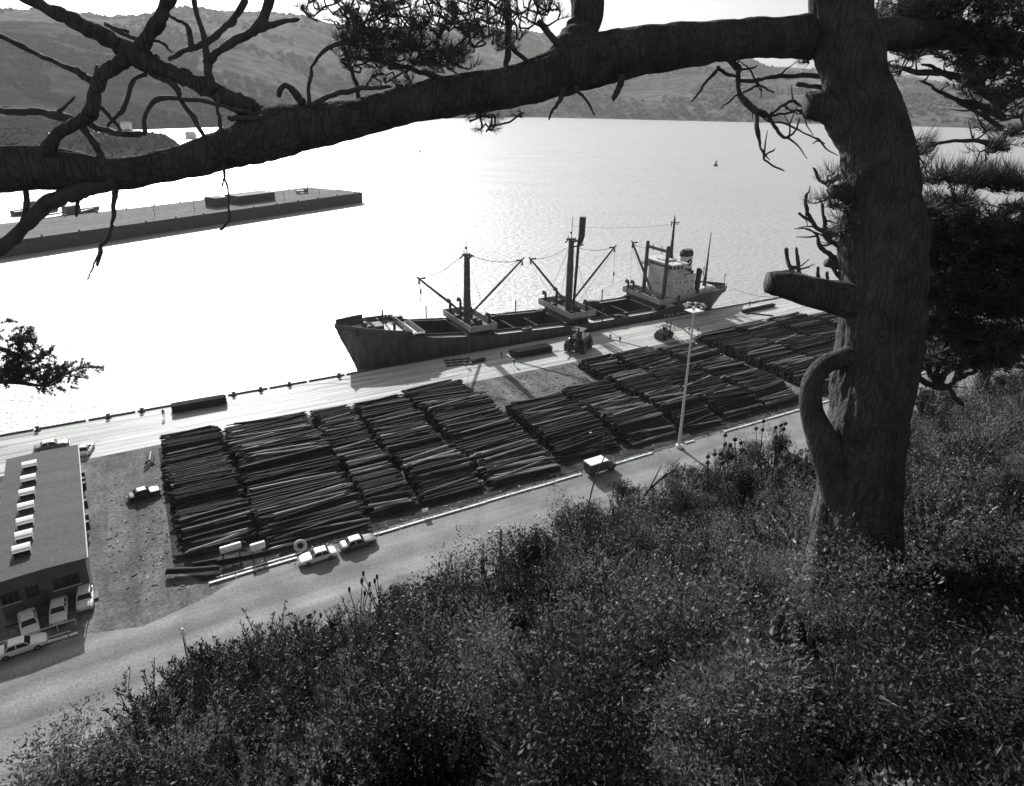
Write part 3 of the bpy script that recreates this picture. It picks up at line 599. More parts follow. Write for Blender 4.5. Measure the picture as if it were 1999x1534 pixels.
# ------------------------------------------------------------------ truck on the road
def wheel(x, y, r, wdt, parent, nm='wheel'):
    mb = MB(); mb.tube([(x, y-wdt/2, r), (x, y+wdt/2, r)], r, 14); w_ = mb.build(nm, M['rubber'], parent)
    mb = MB(); mb.tube([(x, y-wdt/2-.02, r), (x, y+wdt/2+.02, r)], r*.5, 10); mb.build('rim', M['mid'], w_); return w_
tr = thing('delivery_truck', 'small box truck with bright white roof and dark cab on the road', 'truck', 22.4, -58.8, 0, R(2)); tr.scale = (.88,)*3
mb = MB(); mb.bbox(-3.0, .9, -1.05, 1.05, .75, 2.55, .05); mb.build('cargo_box', M['dark'], tr)
mb = MB(); mb.box(-3.08, .98, -1.12, 1.12, 2.55, 2.68); mb.build('box_roof', M['white'], tr)
mb = MB(); mb.add([(1.05, -.95, .6), (3.1, -.95, .6), (3.1, -.95, 1.25), (2.35, -.9, 1.4), (2.0, -.85, 2.1), (1.05, -.85, 2.15)]+[(1.05, .95, .6), (3.1, .95, .6), (3.1, .95, 1.25), (2.35, .9, 1.4), (2.0, .85, 2.1), (1.05, .85, 2.15)],
   [(0, 1, 2, 3, 4, 5), (11, 10, 9, 8, 7, 6)]+[(i, i+6, (i+1) % 6+6, (i+1) % 6) for i in range(6)]); cb = mb.build('cab', M['cargrey'], tr)
mb = MB(); mb.add([(2.36, -.8, 1.45), (2.36, .8, 1.45), (2.06, .76, 2.02), (2.06, -.76, 2.02)], [(0, 1, 2, 3)]); o = mb.build('windscreen', M['glass'], cb); o.location.x = .02
mb = MB(); mb.box(-3, 2.9, -.5, .5, .5, .72); mb.build('chassis', M['black'], tr)
for x in (-2.0, 2.3):
    for y in (-.85, .85): wheel(x, y, .42, .25, tr)
for y in (-.7, .7): mb = MB(); mb.tube([(3.08, y, .95), (3.16, y, .95)], .12, 8); mb.build('headlight', M['chrome'], tr)

# ------------------------------------------------------------------ log loaders on the quay
def loader(s_, t_, rz, label, k=1.0):
    g = thing('log_loader', label, 'forklift', s_, t_, 0, rz, 'log loaders at work beside the ship')
    mb = MB(); mb.bbox(-3.0, .6, -1.2, 1.2, .7, 2.1, .15); mb.bbox(-3.2, -2.2, -1.3, 1.3, .5, 1.7, .1); mb.build('body', M['cargrey'], g)
    mb = MB()
    for x in (-1.4, .3):
        for y in (-.75, .75): mb.tube([(x, y, 2.05), (x, y, 3.2)], .06, 6)
    mb.build('cab_frame', M['dark'], g)
    mb = MB(); mb.bbox(-1.6, .5, -.95, .95, 3.2, 3.3, .04); mb.build('cab_roof', M['mid'], g)
    mb = MB(); mb.box(-1.0, -.4, -.3, .3, 2.1, 2.6); mb.box(-1.1, -.95, -.3, .3, 2.5, 3.0); mb.build('driver_seat', M['black'], g)
    mb = MB()
    for y in (-.6, .6): mb.box(1.1, 1.35, y-.1, y+.1, .3, 4.1)
    for z in (1.2, 2.6, 3.95): mb.box(1.12, 1.33, -.5, .5, z, z+.14)
    ms = mb.build('lift_mast', M['dark'], g)
    mb = MB(); mb.box(1.36, 1.5, -1.0, 1.0, .5, 1.5)
    for y in (-.7, .7): mb.box(1.5, 3.2, y-.1, y+.1, .5, .62)
    for y in (-.7, .7): mb.tube([(1.6, y, 1.4), (2.5, y, 2.4), (3.1, y, 1.9), (3.3, y, 1.2)], .09, 6)
    mb.build('log_fork', M['dark'], g)
    for x, r in ((.6, .85), (-2.2, .7)):
        for y in (-1.3, 1.3): wheel(x, y, r, .5, g)
    g.scale = (k, k, k); return g
loader(51.2, -10.6, R(215), 'big dark log loader with pale canopy working close under the ship', 1.6)
loader(77.2, -12.6, R(15), 'dark log loader beside the gap road near the lighting mast top', 1.0)

# ------------------------------------------------------------------ people
def pmat(nm, coat, leg, cap):
    m = bpy.data.materials.new(nm); m.use_nodes = True; n = m.node_tree; b = n.nodes['Principled BSDF']; b.inputs['Roughness'].default_value = .8
    tc = n.nodes.new('ShaderNodeTexCoord'); sx_ = n.nodes.new('ShaderNodeSeparateXYZ'); n.links.new(tc.outputs['Object'], sx_.inputs[0])
    rp = n.nodes.new('ShaderNodeValToRGB'); rp.color_ramp.interpolation = 'CONSTANT'; mr = n.nodes.new('ShaderNodeMath'); mr.operation = 'DIVIDE'; mr.inputs[1].default_value = 2
    n.links.new(sx_.outputs['Z'], mr.inputs[0]); n.links.new(mr.outputs[0], rp.inputs[0]); n.links.new(rp.outputs[0], b.inputs['Base Color'])
    e = rp.color_ramp.elements; e[0].position = 0; e[0].color = (.02, .02, .02, 1); e[1].position = .05; e[1].color = (leg, leg, leg, 1)
    for p_, c_ in ((.46, coat), (.755, .35), (.83, cap)): x = e.new(p_); x.color = (c_, c_, c_, 1)
    return m
PM = [pmat('work_clothes_dark', .04, .03, .03), pmat('work_clothes_pale_hat', .05, .04, .6), pmat('work_clothes_grey', .1, .05, .06)]
def person(s_, t_, rz, mi, label, lean=.0, step=.12, k=1.0):
    me = bpy.data.meshes.new('person'); a = lean
    J = [((0, 0, .95), .14), ((a*.3, 0, 1.2), .13), ((a*.6, 0, 1.42), .15), ((a*.8, 0, 1.52), .055), ((a, 0, 1.62), .095), ((a, 0, 1.74), .085),
         ((0, .10, .9), .1), ((step*.5, .11, .5), .065), ((step, .11, .1), .045), ((step+.16, .12, .04), .035),
         ((0, -.10, .9), .1), ((-step*.3, -.11, .5), .065), ((-step, -.11, .1), .045), ((-step+.16, -.12, .04), .035),
         ((a*.6, .2, 1.4), .065), ((a*.4-.03, .27, 1.14), .045), ((a*.4+.12, .26, .92), .033), ((a*.4+.18, .25, .84), .035),
         ((a*.6, -.2, 1.4), .065), ((a*.4-.05, -.27, 1.14), .045), ((a*.4+.06, -.27, .9), .033), ((a*.4+.1, -.26, .82), .035)]
    ed = [(0, 1), (1, 2), (2, 3), (3, 4), (4, 5), (0, 6), (6, 7), (7, 8), (8, 9), (0, 10), (10, 11), (11, 12), (12, 13), (2, 14), (14, 15), (15, 16), (16, 17), (2, 18), (18, 19), (19, 20), (20, 21)]
    me.from_pydata([j[0] for j in J], ed, []); me.materials.append(PM[mi])
    o = bpy.data.objects.new('person', me); C.objects.link(o); o.location = W(s_, t_, .02); o.rotation_euler.z = A+rz
    md = o.modifiers.new('skin', 'SKIN'); ly = me.skin_vertices[0] if me.skin_vertices else None
    if ly is None:
        bpy.context.view_layer.objects.active = o; ly = me.skin_vertices[0]
    for i, j in enumerate(J): ly.data[i].radius = (j[1], j[1]); ly.data[i].use_root = (i == 0)
    o.modifiers.new('sub', 'SUBSURF').levels = 1; o.modifiers['sub'].render_levels = 1; o.scale = (k,)*3
    return tag(o, label, 'person', 'dock workers on the quay')
def pp(px, py, rz, mi, label, **k): s_, t_ = lg(px, py); person(s_, t_, rz, mi, label, **k)
pp(174, 884, R(160), 0, 'worker in dark clothes walking beside the small white car on the quay', lean=.08)
pp(320, 815, R(-80), 0, 'worker in dark clothes standing alone near the quay edge left of the log bundle')
pp(1004, 714, R(90), 0, 'worker standing in front of the long timber bundle by the ship', step=.05)
pp(1076, 688, R(80), 2, 'worker at the right end of the long timber bundle')
pp(1191, 664, R(30), 2, 'worker in grey at the edge of the ship\'s shadow')
pp(1210, 669, R(200), 1, 'worker in a white hat right of the big loader')
pp(1345, 650, R(90), 0, 'worker standing close left of the lighting mast on bright planks')
pp(1463, 598, R(180), 0, 'worker standing on the far quay beyond the ship\'s stern')
pp(1163, 722, R(120), 0, 'worker standing on the dirt between the log piles')
pp(979, 700, R(60), 2, 'worker left of the long timber bundle in the ship\'s shadow')
pp(911, 716, R(90), 1, 'worker in a white hat beside the flat timber cradle', lean=.15)
pp(1362, 650, R(0), 2, 'worker right of the lighting mast by the right-hand log pile')

# ================================================================== LOGS
random.seed(11)
def logmesh(seed, mi):
    r_ = random.Random(seed); mb = MB(); n_ = 7; r0, r1 = r_.uniform(.17, .22), r_.uniform(.11, .16); bx, bz = r_.uniform(-.12, .12), r_.uniform(-.05, .05)
    mb.tube([(-.5+i/n_, bx*math.sin(math.pi*i/n_), bz*math.sin(math.pi*i/n_)) for i in range(n_+1)], [(r0+(r1-r0)*i/n_)*r_.uniform(.94, 1.06) for i in range(n_+1)], 9, mi=0, mc=1)
    me = mb.build('log', [M[mi], M['logend']]); d = me.data; bpy.data.objects.remove(me); d.polygons.foreach_set('use_smooth', [True]*(n_*9)+[False]*2); return d
LM = {k: [logmesh(i*7+j, k) for i in range(6)] for j, k in enumerate(('logd', 'logm', 'logl'))}
cols_ = [('C1', -39, -30.2, -18, -51.5, 'in the first pile'), ('C2', -28.8, -15.6, -18.6, -55.2, 'in the wide second pile'), ('C3', -14.4, -7.6, -19.4, -54.6, 'in the narrow third pile'),
 ('C4', -6.4, 2.9, -19.6, -54.6, 'in the fourth pile'), ('C5', 4.4, 16.6, -18, -55, 'in the fifth pile'), ('C6', 18.8, 30.6, -33, -53.5, 'in the pile behind the truck'),
 ('C7', 32.4, 42.8, -32, -54.8, 'in the pile behind the mast'), ('C8', 44.6, 53, -31, -55, 'in the pile right of the mast'), ('C9', 54.6, 65, -20, -55, 'in the pile two left of the track'), ('C10', 66, 76.4, -22, -55, 'in the pile left of the track'),
 ('C11', 81.6, 93, -19, -55, 'in the pile right of the track'), ('C12', 94, 106, -18, -56, 'in the second pile right of the track'), ('C13', 107, 119, -18, -56, 'in the third pile right of the track'), ('C14', 120, 134, -21, -56, 'in the fourth pile right of the track'), ('C15', 45.5, 53.6, -19.6, -29, 'in the short quayside pile')]
ONES = ['', 'first', 'second', 'third', 'fourth', 'fifth', 'sixth', 'seventh', 'eighth', 'ninth', 'tenth', 'eleventh', 'twelfth', 'thirteenth', 'fourteenth', 'fifteenth', 'sixteenth', 'seventeenth', 'eighteenth', 'nineteenth']
def ordinal(n):
    if n < 20: return ONES[n]
    tens = ['', '', 'twenty', 'thirty', 'forty', 'fifty', 'sixty', 'seventy', 'eighty', 'ninety'][n//10 % 10]
    return tens+'-'+ONES[n % 10] if n % 10 else tens[:-1]+'ieth'
allogs = []      # (size, s, t, z, L, dz rotation, tilt, kind, col index, top?)
for ci, (nm, s0, s1, ta, tb, _) in enumerate(cols_):
    Lc = s1-s0; t = ta; hh = random.uniform(2.4, 3.0); seg = 0; off = 0; prev = 0; k_edge = 0
    while t > tb:
        if seg <= 0:
            seg = random.randint(6, 15); hh = random.uniform(1.8, 2.75); off = random.uniform(-.5, .5); dl = random.uniform(-.45, .15)
        fade = min(1, (t-tb)/6.5+.16, (ta-t)/1.2+.45); h = hh*fade+random.uniform(-.08, .08); r = random.choice((.10, .13, .16, .19, .22, .25))*random.uniform(.9, 1.1)
        layers = int(h/.36)+1
        for L in range(layers):
            z = .2+L*.36; top = L == layers-1; LL = Lc+dl+random.uniform(-.5, .4); kd = random.choices(('logd', 'logm', 'logl'), (70, 25, 5) if not top else (62, 27, 11))[0]
            if top: z = max(h-.05, .2)
            d_ = (gp(0, 0)-gp(0, 0)).length
            allogs.append([0, (s0+s1)/2+off+random.uniform(-.45, .45), t+random.uniform(-.1, .1), z+(random.random()**3*.25 if top else 0), LL, random.gauss(0, .026 if top else .004), random.gauss(0, .004), kd, ci, top, r/.195])
        if random.random() < .24 and ci < 15:      # a log thrown askew over the pile
            allogs.append([0, (s0+s1)/2+off+random.uniform(-.6, .6), t, h+.26, Lc*random.uniform(.75, 1.02), random.choice((-1, 1))*random.uniform(.05, .17), random.gauss(0, .006), random.choice(('logm', 'logl', 'logm', 'logl', 'logd')), ci, True, r/.21])
        t -= .41; seg -= 1
# the fan-shaped edge of the gap road: cut-off short logs
for q in allogs:
    p = W(q[1], q[2], q[3]); q[0] = q[4]*q[10]/(p-Vector((0, 0, H))).length if q[9] else 0
for ci in range(13):      # rubbish timber dropped in the aisles between the piles
    a_ = (cols_[ci][2]+cols_[ci+1][1])/2; ta, tb = min(cols_[ci][3], cols_[ci+1][3])-1, max(cols_[ci][4], cols_[ci+1][4])+1
    if ci == 9: continue
    for _ in range(26):
        allogs.append([0, a_+random.uniform(-.5, .5), random.uniform(tb, ta), random.uniform(.12, 1.1), random.uniform(1.2, 3.4), random.choice((0, 0, math.pi/2))+random.gauss(0, .35), random.gauss(0, .15), random.choice(('logd', 'logd', 'logm')), 14, False, random.uniform(.5, 1)])
allogs.sort(key=lambda q: -q[0])
NIND = 272; proto = {}
near = sorted(allogs[:NIND], key=lambda q: (q[8], q[2])); cnt = {}; rank = {}
for q in near: cnt[q[8]] = cnt.get(q[8], 0)+1; rank[id(q)] = cnt[q[8]]
for q in allogs[:NIND]:
    _, s_, t_, z_, LL, rz, tl, kd, ci, top, kr = q
    o = bpy.data.objects.new('log', random.choice(LM[kd])); C.objects.link(o); o.location = W(s_, t_, z_); o.rotation_euler = (random.choice((0, .6, 1.2)), tl, A+rz+(math.pi if random.random() < .5 else 0)); o.scale = (LL, kr, kr)
    c_ = cols_[ci]; nm_ = {'logd': 'dark barked log ', 'logm': 'grey-brown log ', 'logl': 'pale peeled log '}[kd]
    tag(o, nm_+ordinal(rank[id(q)])+' from the road end '+c_[5].replace('in the', 'of the', 1), 'log', 'logs '+c_[5])
mb = MB()
for q in allogs[NIND:]:
    _, s_, t_, z_, LL, rz, tl, kd, ci, top, kr = q
    mi = {'logd': 0, 'logm': 1, 'logl': 2}[kd]; c_, sn = math.cos(rz), math.sin(rz); bz = random.uniform(-.1, .1); fl = random.choice((-1, 1)); nseg = 3 if top else 1
    pts = [(s_+u*LL*c_, t_+u*LL*sn+bz*(1-4*u*u), z_+u*LL*math.sin(tl)) for u in np.linspace(-.5, .5, nseg+1)]
    mb.tube(pts, [(.195+fl*.035*(2*i/nseg-1))*kr for i in range(nseg+1)], 8 if top else 6, mi=mi, mc=3)
o = mb.build('log_piles', [M['logd'], M['logm'], M['logl'], M['logend']], loc=O, rz=A, smooth=False)
tag(o, 'long rows of piled dark logs filling the yard', 'logs', kind='stuff')
# strewn logs and debris at the pile ends
def loose(px, py, L_, kd, label, rz=0.0, z=.2, k=1.0, grp='loose logs by the piles'):
    s_, t_ = lg(px, py, z); o = bpy.data.objects.new('log', random.choice(LM[kd])); C.objects.link(o); o.location = W(s_, t_, z*k); o.rotation_euler = (0, 0, A+rz); o.scale = (L_, k, k); tag(o, label, 'log', grp)
loose(378, 1116, 6.3, 'logd', 'thick dark squared log lying alone on the dirt left of the road edge', R(-22), .35, 2.0)
loose(385, 1108, 5.6, 'logl', 'thin pale pole lying on top of the thick lone log', R(-24), .8, .4)
loose(420, 1094, 5.4, 'logm', 'short barked log below the white tanks', R(-12), .2, 1.1); loose(400, 1078, 7.2, 'logm', 'long grey log left of the larger white tank', R(-12), .3, 1.2)
loose(475, 1086, 6.4, 'logd', 'dark log between the white tanks and the road edge', R(-8), .2, 1.1); loose(430, 1062, 6.5, 'logd', 'dark log behind the larger white tank', R(-22), .5, 1.1)
loose(402, 1066, 2.9, 'logl', 'short pale board leaning at the left of the tanks', R(4), .9, .5)
for i, (px, py) in enumerate(((287, 893), (293, 890), (299, 896), (290, 905))):
    loose(px, py, 3.6-.3*i, ('logm', 'logl', 'logd', 'logm')[i], ('leftmost', 'pale second', 'dark third', 'crosswise fourth')[i]+' short post of the small stack left of the first pile', R(84 if i < 3 else 60), .2+.1*(i == 3), .9)
# bundles on the quay
def bundle(px, py, L_, nw, nh, label, rz=0.0, kd='logd', r=.2):
    s_, t_ = lg(px, py); th_ = thing('log_bundle', label, 'log bundle', s_, t_, .0, rz, 'log bundles laid ready on the quay')
    for j in range(nh):
        for i in range(nw-(j % 2)):
            mb = MB(); L2 = L_*random.uniform(.95, 1.02); y = (i-(nw-(j % 2)-1)/2)*r*1.9; mb.tube([(-L2/2, y, r*.95+.15+j*r*1.75), (L2/2, y+random.uniform(-.05, .05), r*.95+.15+j*r*1.75)], [r*random.uniform(.9, 1.05), r*random.uniform(.8, .95)], 9, mc=1)
            mb.build('bundled_log', [M[random.choice((kd, 'logm'))], M['logend']], th_)
    for x in (-L_*.32, L_*.32):
        mb = MB(); mb.box(x-.15, x+.15, -nw*r, nw*r, 0, .15); mb.build('bearer', M['timber'], th_)
bundle(390, 795, 9.6, 6, 4, 'compact bundle of dark logs lying on the open quay left of the ship')
bundle(1036, 690, 10.5, 8, 4, 'long bundle of logs lying beside the ship\'s side', kd='logm')
bundle(1480, 604, 14, 4, 2, 'long low bundle of logs at the far quay edge beyond the stern', rz=R(3))
bundle(933, 706, 3.6, 5, 2, 'short stack of timber in the ship\'s shadow', r=.14)
g = thing('timber_cradle', 'flat dark timber sling frame lying in the ship\'s shadow', 'cradle', 22.6, -4.8, 0, R(-14))
mb = MB(); [mb.box(-3, 3, y-.12, y+.12, .02, .3) for y in (-1.6, 0, 1.6)]; mb.build('runner', M['timber'], g)
mb = MB(); [mb.box(x-.15, x+.15, -2, 2, .3, .42) for x in (-2.6, -.8, 1, 2.6)]; mb.build('crosspiece', M['dark'], g)
mb = MB(); mb.box(-4, 4, -.15, .15, 0, .3); s_, t_ = lg(1500, 613); tag(mb.build('timber_baulk', M['timber'], loc=W(s_-3, t_+1, .02), rz=A-R(50)), 'dark baulk lying slantwise on the bright far quay', 'timber')
# bark scraps and chips strewn about the yard, heavier near the piles
mb = MB(); random.seed(23)
for _ in range(1500):
    if random.random() < .10: x, y = random.triangular(-49, -39.5, -39.6), random.gauss(-42, 10)
    elif random.random() < .5: x, y = random.uniform(-40, 78), random.gauss(-57, .9)
    else: x, y = random.uniform(17, 54), random.uniform(-32, -17.5)
    if y > -17.5 or y < -60.5 or (y < -57.7 and x < -36): continue
    a_ = random.uniform(0, 3.14); l_ = random.uniform(.06, .4)*random.choice((.4, .6, 1)); w2 = random.uniform(.03, .1); c_, sn = math.cos(a_), math.sin(a_); h_ = random.uniform(.02, .07); k = len(mb.v)
    pts4 = [(x+u*l_*c_-v*w2*sn, y+u*l_*sn+v*w2*c_) for u, v in ((-1, -1), (1, -.6), (1, .7), (-1, 1))]
    mb.poly(pts4, .01, .01+h_, random.choice((0, 0, 1, 1, 1, 2)))
tag(mb.build('bark_debris', [M['logd'], M['logm'], M['logl']], loc=O, rz=A), 'bark scraps and splinters strewn over the yard dirt', 'debris', kind='stuff')
# gap road rails between the right-hand piles
M['rail'] = mat('pale_rail', .5, .5, .3, 2)
mb = MB(); [mb.box(x-.12, x+.12, -45, -17, .0, .25) for x in (77.6, 79.2, 80.6)]; tag(mb.build('track', M['rail'], loc=O, rz=A), kind='structure')
# posts marking the end of the first right pile
# ------------------------------------------------------------------ tanks, tyre, sign, mast
def tank(px, py, L_, r, label, rz):
    s_, t_ = lg(px, py, 1.5); g = thing('fuel_tank', label, 'tank', s_, t_, 0, rz, 'white tanks on stands')
    mb = MB(); mb.tube([(-L_/2-.05, 0, 1.5), (-L_/2, 0, 1.5), (L_/2, 0, 1.5), (L_/2+.05, 0, 1.5)], [r*.8, r, r, r*.8], 18); mb.build('tank_shell', M['white'], g, smooth=False)
    for x in (-L_*.4, L_*.4):
        for y in (-.4, .4): mb = MB(); mb.tube([(x, y*1.4, 0), (x, y, 1.5-r*.6)], .05, 6); mb.build('leg', M['mid'], g)
tank(450, 1069, 2.5, .45, 'longer white cylindrical tank on legs at the end of the first log pile', R(2)); tank(503, 1066, 1.75, .5, 'shorter white cylindrical tank on legs left of the second log pile', R(2))
g = thing('truck_tyre', 'big pale worn tyre leaning behind the white sedan', 'tyre', -25.0, -56.6, 0, R(0))
mb = MB(); n1_, n2_ = 24, 10
mb.sheet(lambda a_, b_: ((.55+.2*math.cos(b_))*math.cos(a_), (.55+.2*math.cos(b_))*math.sin(a_), .2*math.sin(b_)), np.linspace(0, 2*math.pi, n1_), np.linspace(0, 2*math.pi, n2_))
o = mb.build('tyre_ring', mat('pale_rubber', .42, .6, .2, 3), g, smooth=True); o.location.z = .65; o.rotation_euler = (R(38), 0, 0); o.scale = (1.15,)*3
mb = MB(); s_, t_ = lg(830, 998, .8); mb.box(-.45, .45, -.03, .03, .75, 1.25); sg = thing('notice_sign', 'small blank white sign on legs in front of the fourth log pile', 'sign', s_, t_); mb.build('sign_board', M['white'], sg)
for x in (-.35, .35): mb = MB(); mb.tube([(x, .06, 0), (x, .06, 1.2)], .03, 6); mb.build('leg', M['mid'], sg)
lm = thing('lighting_mast', 'tall pale lighting mast with a floodlight platform standing at the road edge', 'lighting mast', 39.6, -58.6)
mb = MB(); mb.tube([(0, 0, 0), (0, 0, 12), (0, 0, 25)], [.27, .2, .14], 10); mb.build('pole', mat('mast_concrete', .55, .6, .1, 2), lm)
mb = MB(); mb.tube([(0, 0, 0), (0, 0, .55)], [.6, .55], 12); mb.build('base', M['white'], lm)
mb = MB(); mb.box(-1.25, 1.25, -1.0, 1.0, 24.9, 25.02); mb.build('platform', M['white'], lm)
mb = MB()
for p in ((-1.2, -.95), (1.2, -.95), (1.2, .95), (-1.2, .95)): mb.tube([(p[0], p[1], 25), (p[0], p[1], 26)], .03, 5)
mb.tube([(-1.2, -.95, 26), (1.2, -.95, 26), (1.2, .95, 26), (-1.2, .95, 26), (-1.2, -.95, 26)], .035, 5); mb.build('platform_rail', M['offwhite'], lm)
for i in range(8):
    a_ = i*math.pi/4; x, y = 1.5*math.cos(a_), 1.3*math.sin(a_); mb = MB(); mb.tube([(x, y, 26.0), (x*1.25, y*1.25, 25.75)], [.12, .26], 8); mb.tube([(x, y, 26.0), (x*.6, y*.6, 26.05)], .04, 5); mb.build('floodlight', M['offwhite'], lm)
mb = MB()
for i in range(60): mb.tube([(-.22, -.02, 1+.4*i), (.34 if i % 2 else -.36, -.02, 1+.4*i)], .018, 4)
mb.build('step_pegs', M['mid'], lm)
# light pole with arm behind truck
g = thing('lamp_post', 'thin lamp post with a short arm behind the box truck', 'lamp post', 24.8, -56.2)
mb = MB(); mb.tube([(0, 0, 0), (0, 0, 5.6), (-.3, 0, 5.9), (-2.6, 0, 6.0)], [.07, .05, .04, .04], 6); mb.build('pole', M['mid'], g); mb = MB(); mb.bbox(-3, -2.5, -.12, .12, 5.9, 6.02, .03); mb.build('lamp_head', M['offwhite'], g)

# ================================================================== WAREHOUSE
wr = A+R(3); p0 = gp(148, 870, 5.2); wh = wthing('warehouse', 'long low warehouse with grey roof and a row of white skylights', 'building', (p0.x, p0.y, 0), wr)
HT, WD, LN = 5.2, 8.6, 35.2
# local x: along the quay, x=0 at the far right corner; y negative towards the road
LN = (gp(148, 870, HT)-gp(166, 1086, HT)).length
M['roofm'] = mat('felt_roof', .12, .9, .12, .3, stretch=(.3, 2.5, 1), var2=.1, scale2=3, bump=.15, bscale=4, spec=.1, var3=.22, scale3=5)
mb = MB(); mb.box(-WD, 0, -LN, 0, 0, HT-.25); mb.build('wall', mat('warehouse_wall', .10, .8, .2, 1), wh)
mb = MB(); rf = lambda x: HT-.0+.14*min(-x, WD+x)
mb.add([(-WD-.25, -LN-.4, HT-.2), (.25, -LN-.4, HT-.2), (.25, .3, HT-.2), (-WD-.25, .3, HT-.2), (-WD-.25, -LN-.4, HT), (.25, -LN-.4, HT), (.25, .3, HT), (-WD-.25, .3, HT), (-WD/2, -LN-.4, HT+.16), (-WD/2, .3, HT+.16)],
   [(0, 3, 2, 1), (0, 1, 5, 8, 4), (2, 3, 7, 9, 6), (1, 2, 6, 5), (3, 0, 4, 7), (5, 6, 9, 8), (7, 4, 8, 9)]); rfo = mb.build('roof', M['roofm'], wh)
mb = MB(); y = -1.0
while y > -LN: mb.box(-WD-.2, .2, y-.02, y+.02, HT-.02, HT+.02); y -= 2
for i in range(7):
    px, py = [(57, 904), (55, 931), (52, 958), (50, 985), (48, 1014), (46, 1041), (41, 1068)][i]
    q = gp(px, py, HT+.9); d = q-wh.location; c_, sn = math.cos(-wr), math.sin(-wr); x, y = d.x*c_-d.y*sn, d.x*sn+d.y*c_
    sk = bpy.data.objects.new('skylight', None); C.objects.link(sk); sk.parent = rfo; sk.location = (x, y, HT+.1); sk.scale = (.9, .85, .9)
    mb = MB(); ys = [-.95, -.5, .1, .7, 1.15]; zs = [.78, .98, 1.08, 1.0, .35]
    mb.sheet(lambda x, k: (x, ys[int(k)], zs[int(k)]), [-1.0, 1.0], range(5)); mb.sheet(lambda x, k: (x, ys[int(k)]+.02, zs[int(k)]-.08), [1.0, -1.0], range(5)); mb.box(-1, 1, -.97, -.9, .68, .8)
    for sx_ in (-1.0, .9): mb.box(sx_, sx_+.1, -.95, -.8, -.1, .8); mb.add([(sx_+.05, y, -.1) for y in ys]+[(sx_+.05, y, z) for y, z in zip(ys, zs)], [(k, k+1, k+6, k+5) for k in range(4)])
    mb.build('skylight_hood', M['white'], sk); mb = MB(); mb.box(-.88, .88, -.8, .9, -.1, .3); mb.build('skylight_glazing', M['black'], sk)
for i, (x0, x1) in enumerate(((-3.6, -.9), (-6.2, -4.9), (-8.5, -6.8))):
    mb = MB(); mb.box(x0, x1, -LN-.05, -LN-.0, 1.9, 3.3); wi = mb.build('window', M['glass'], wh)
    mb = MB(); mb.box(x0-.1, x1+.1, -LN-.14, -LN-.05, 1.75, 1.88); mb.build('window_sill', M['offwhite'], wi) if i != 1 else None
    mb = MB(); [mb.box(x-.03, x+.03, -LN-.08, -LN-.05, 1.9, 3.3) for x in np.linspace(x0, x1, 4)]; mb.build('window_frame', M['mid'], wi)
mb = MB(); mb.box(-5.0, -4.2, -LN-.06, -LN, 0, 2.2); mb.build('door', M['dark'], wh)
mb = MB(); mb.box(-WD, .6, -LN-1.6, -LN, .0, .22); mb.build('step', M['mid'], wh)
mb = MB(); mb.tube([(.2, -LN+.1, 0), (.2, -LN+.1, HT-.2)], .06, 6); mb.tube([(.32, -LN-.3, HT-.1), (.32, .2, HT-.1)], .08, 6); mb.build('gutter', M['offwhite'], wh)
for y in (-3, -5, -6.5, -12, -16, -18): mb = MB(); mb.box(0, .5, y-.6, y, .9, 2.2); mb.build('wall_vent', M['dark'], wh)
mb = MB(); mb.box(-9, 0, -.06, .06, .9, 1.0); fe = thing('rail_fence', 'low pale rail fence in front of the cars parked below the warehouse', 'fence', -50.4, -58.6, 0, R(2)); mb.build('rail', M['offwhite'], fe)
for x in np.arange(-8.8, .1, 1.75): mb = MB(); mb.box(x-.06, x+.06, -.06, .06, 0, .9); mb.build('post', M['offwhite'], fe)

# ================================================================== PIER ACROSS THE BASIN
pa, pb = gp(28, 470, 2.6), gp(706, 376, 2.6)
e1 = (pb-pa).normalized(); e2 = Vector((-e1.y, e1.x, 0)); pw = max((gp(560, 370, 2.6)-pa).dot(e2), 20); pl_ = (pb-pa).length; pr = math.atan2(e1.y, e1.x)
pier = wthing('pier', 'long timber pier running across the harbour at the upper left', 'pier', (pa.x, pa.y, 0), pr)
M['pdeck'] = mat('pier_deck', .19, .95, .15, .2, stretch=(.15, 1.5, 1), var2=.25, scale2=.5, spec=.03)
mb = MB(); mb.poly([(-200, 0), (pl_, 0), (pl_+1, 3), (pl_-3, pw), (-200, pw)], 1.9, 2.6); mb.build('pier_deck', M['pdeck'], pier)
mb = MB(); mb.box(-200, pl_, -.35, -.01, -3.4, 2.85); mb.box(pl_, pl_+.4, 0, pw*.5, -3.4, 2.75)  # tall dark side stands in for shade and missing water reflection
for x in np.arange(-198, pl_, 2.6):
    for y in (-.15, 4, pw-1): mb.tube([(x, y, -7), (x, y, 1.9)], .28, 7)
mb.box(-200, pl_-1, .6, 1.4, -6, 1.9); mb.build('piles', M['timber'], pier)
mb = MB(); [mb.tube([(x, 1, 2.6), (x, 1, 3.5)], [.35, .4], 7) for x in np.arange(-60, pl_, 14)]; [mb.tube([(x, pw-1, 2.6), (x, pw-1, 3.5)], [.35, .4], 7) for x in np.arange(-60, pl_-4, 14)]; mb.build('pier_bollards', M['black'], pier)
def pierpt(px, py): q = gp(px, py, 2.6); return q
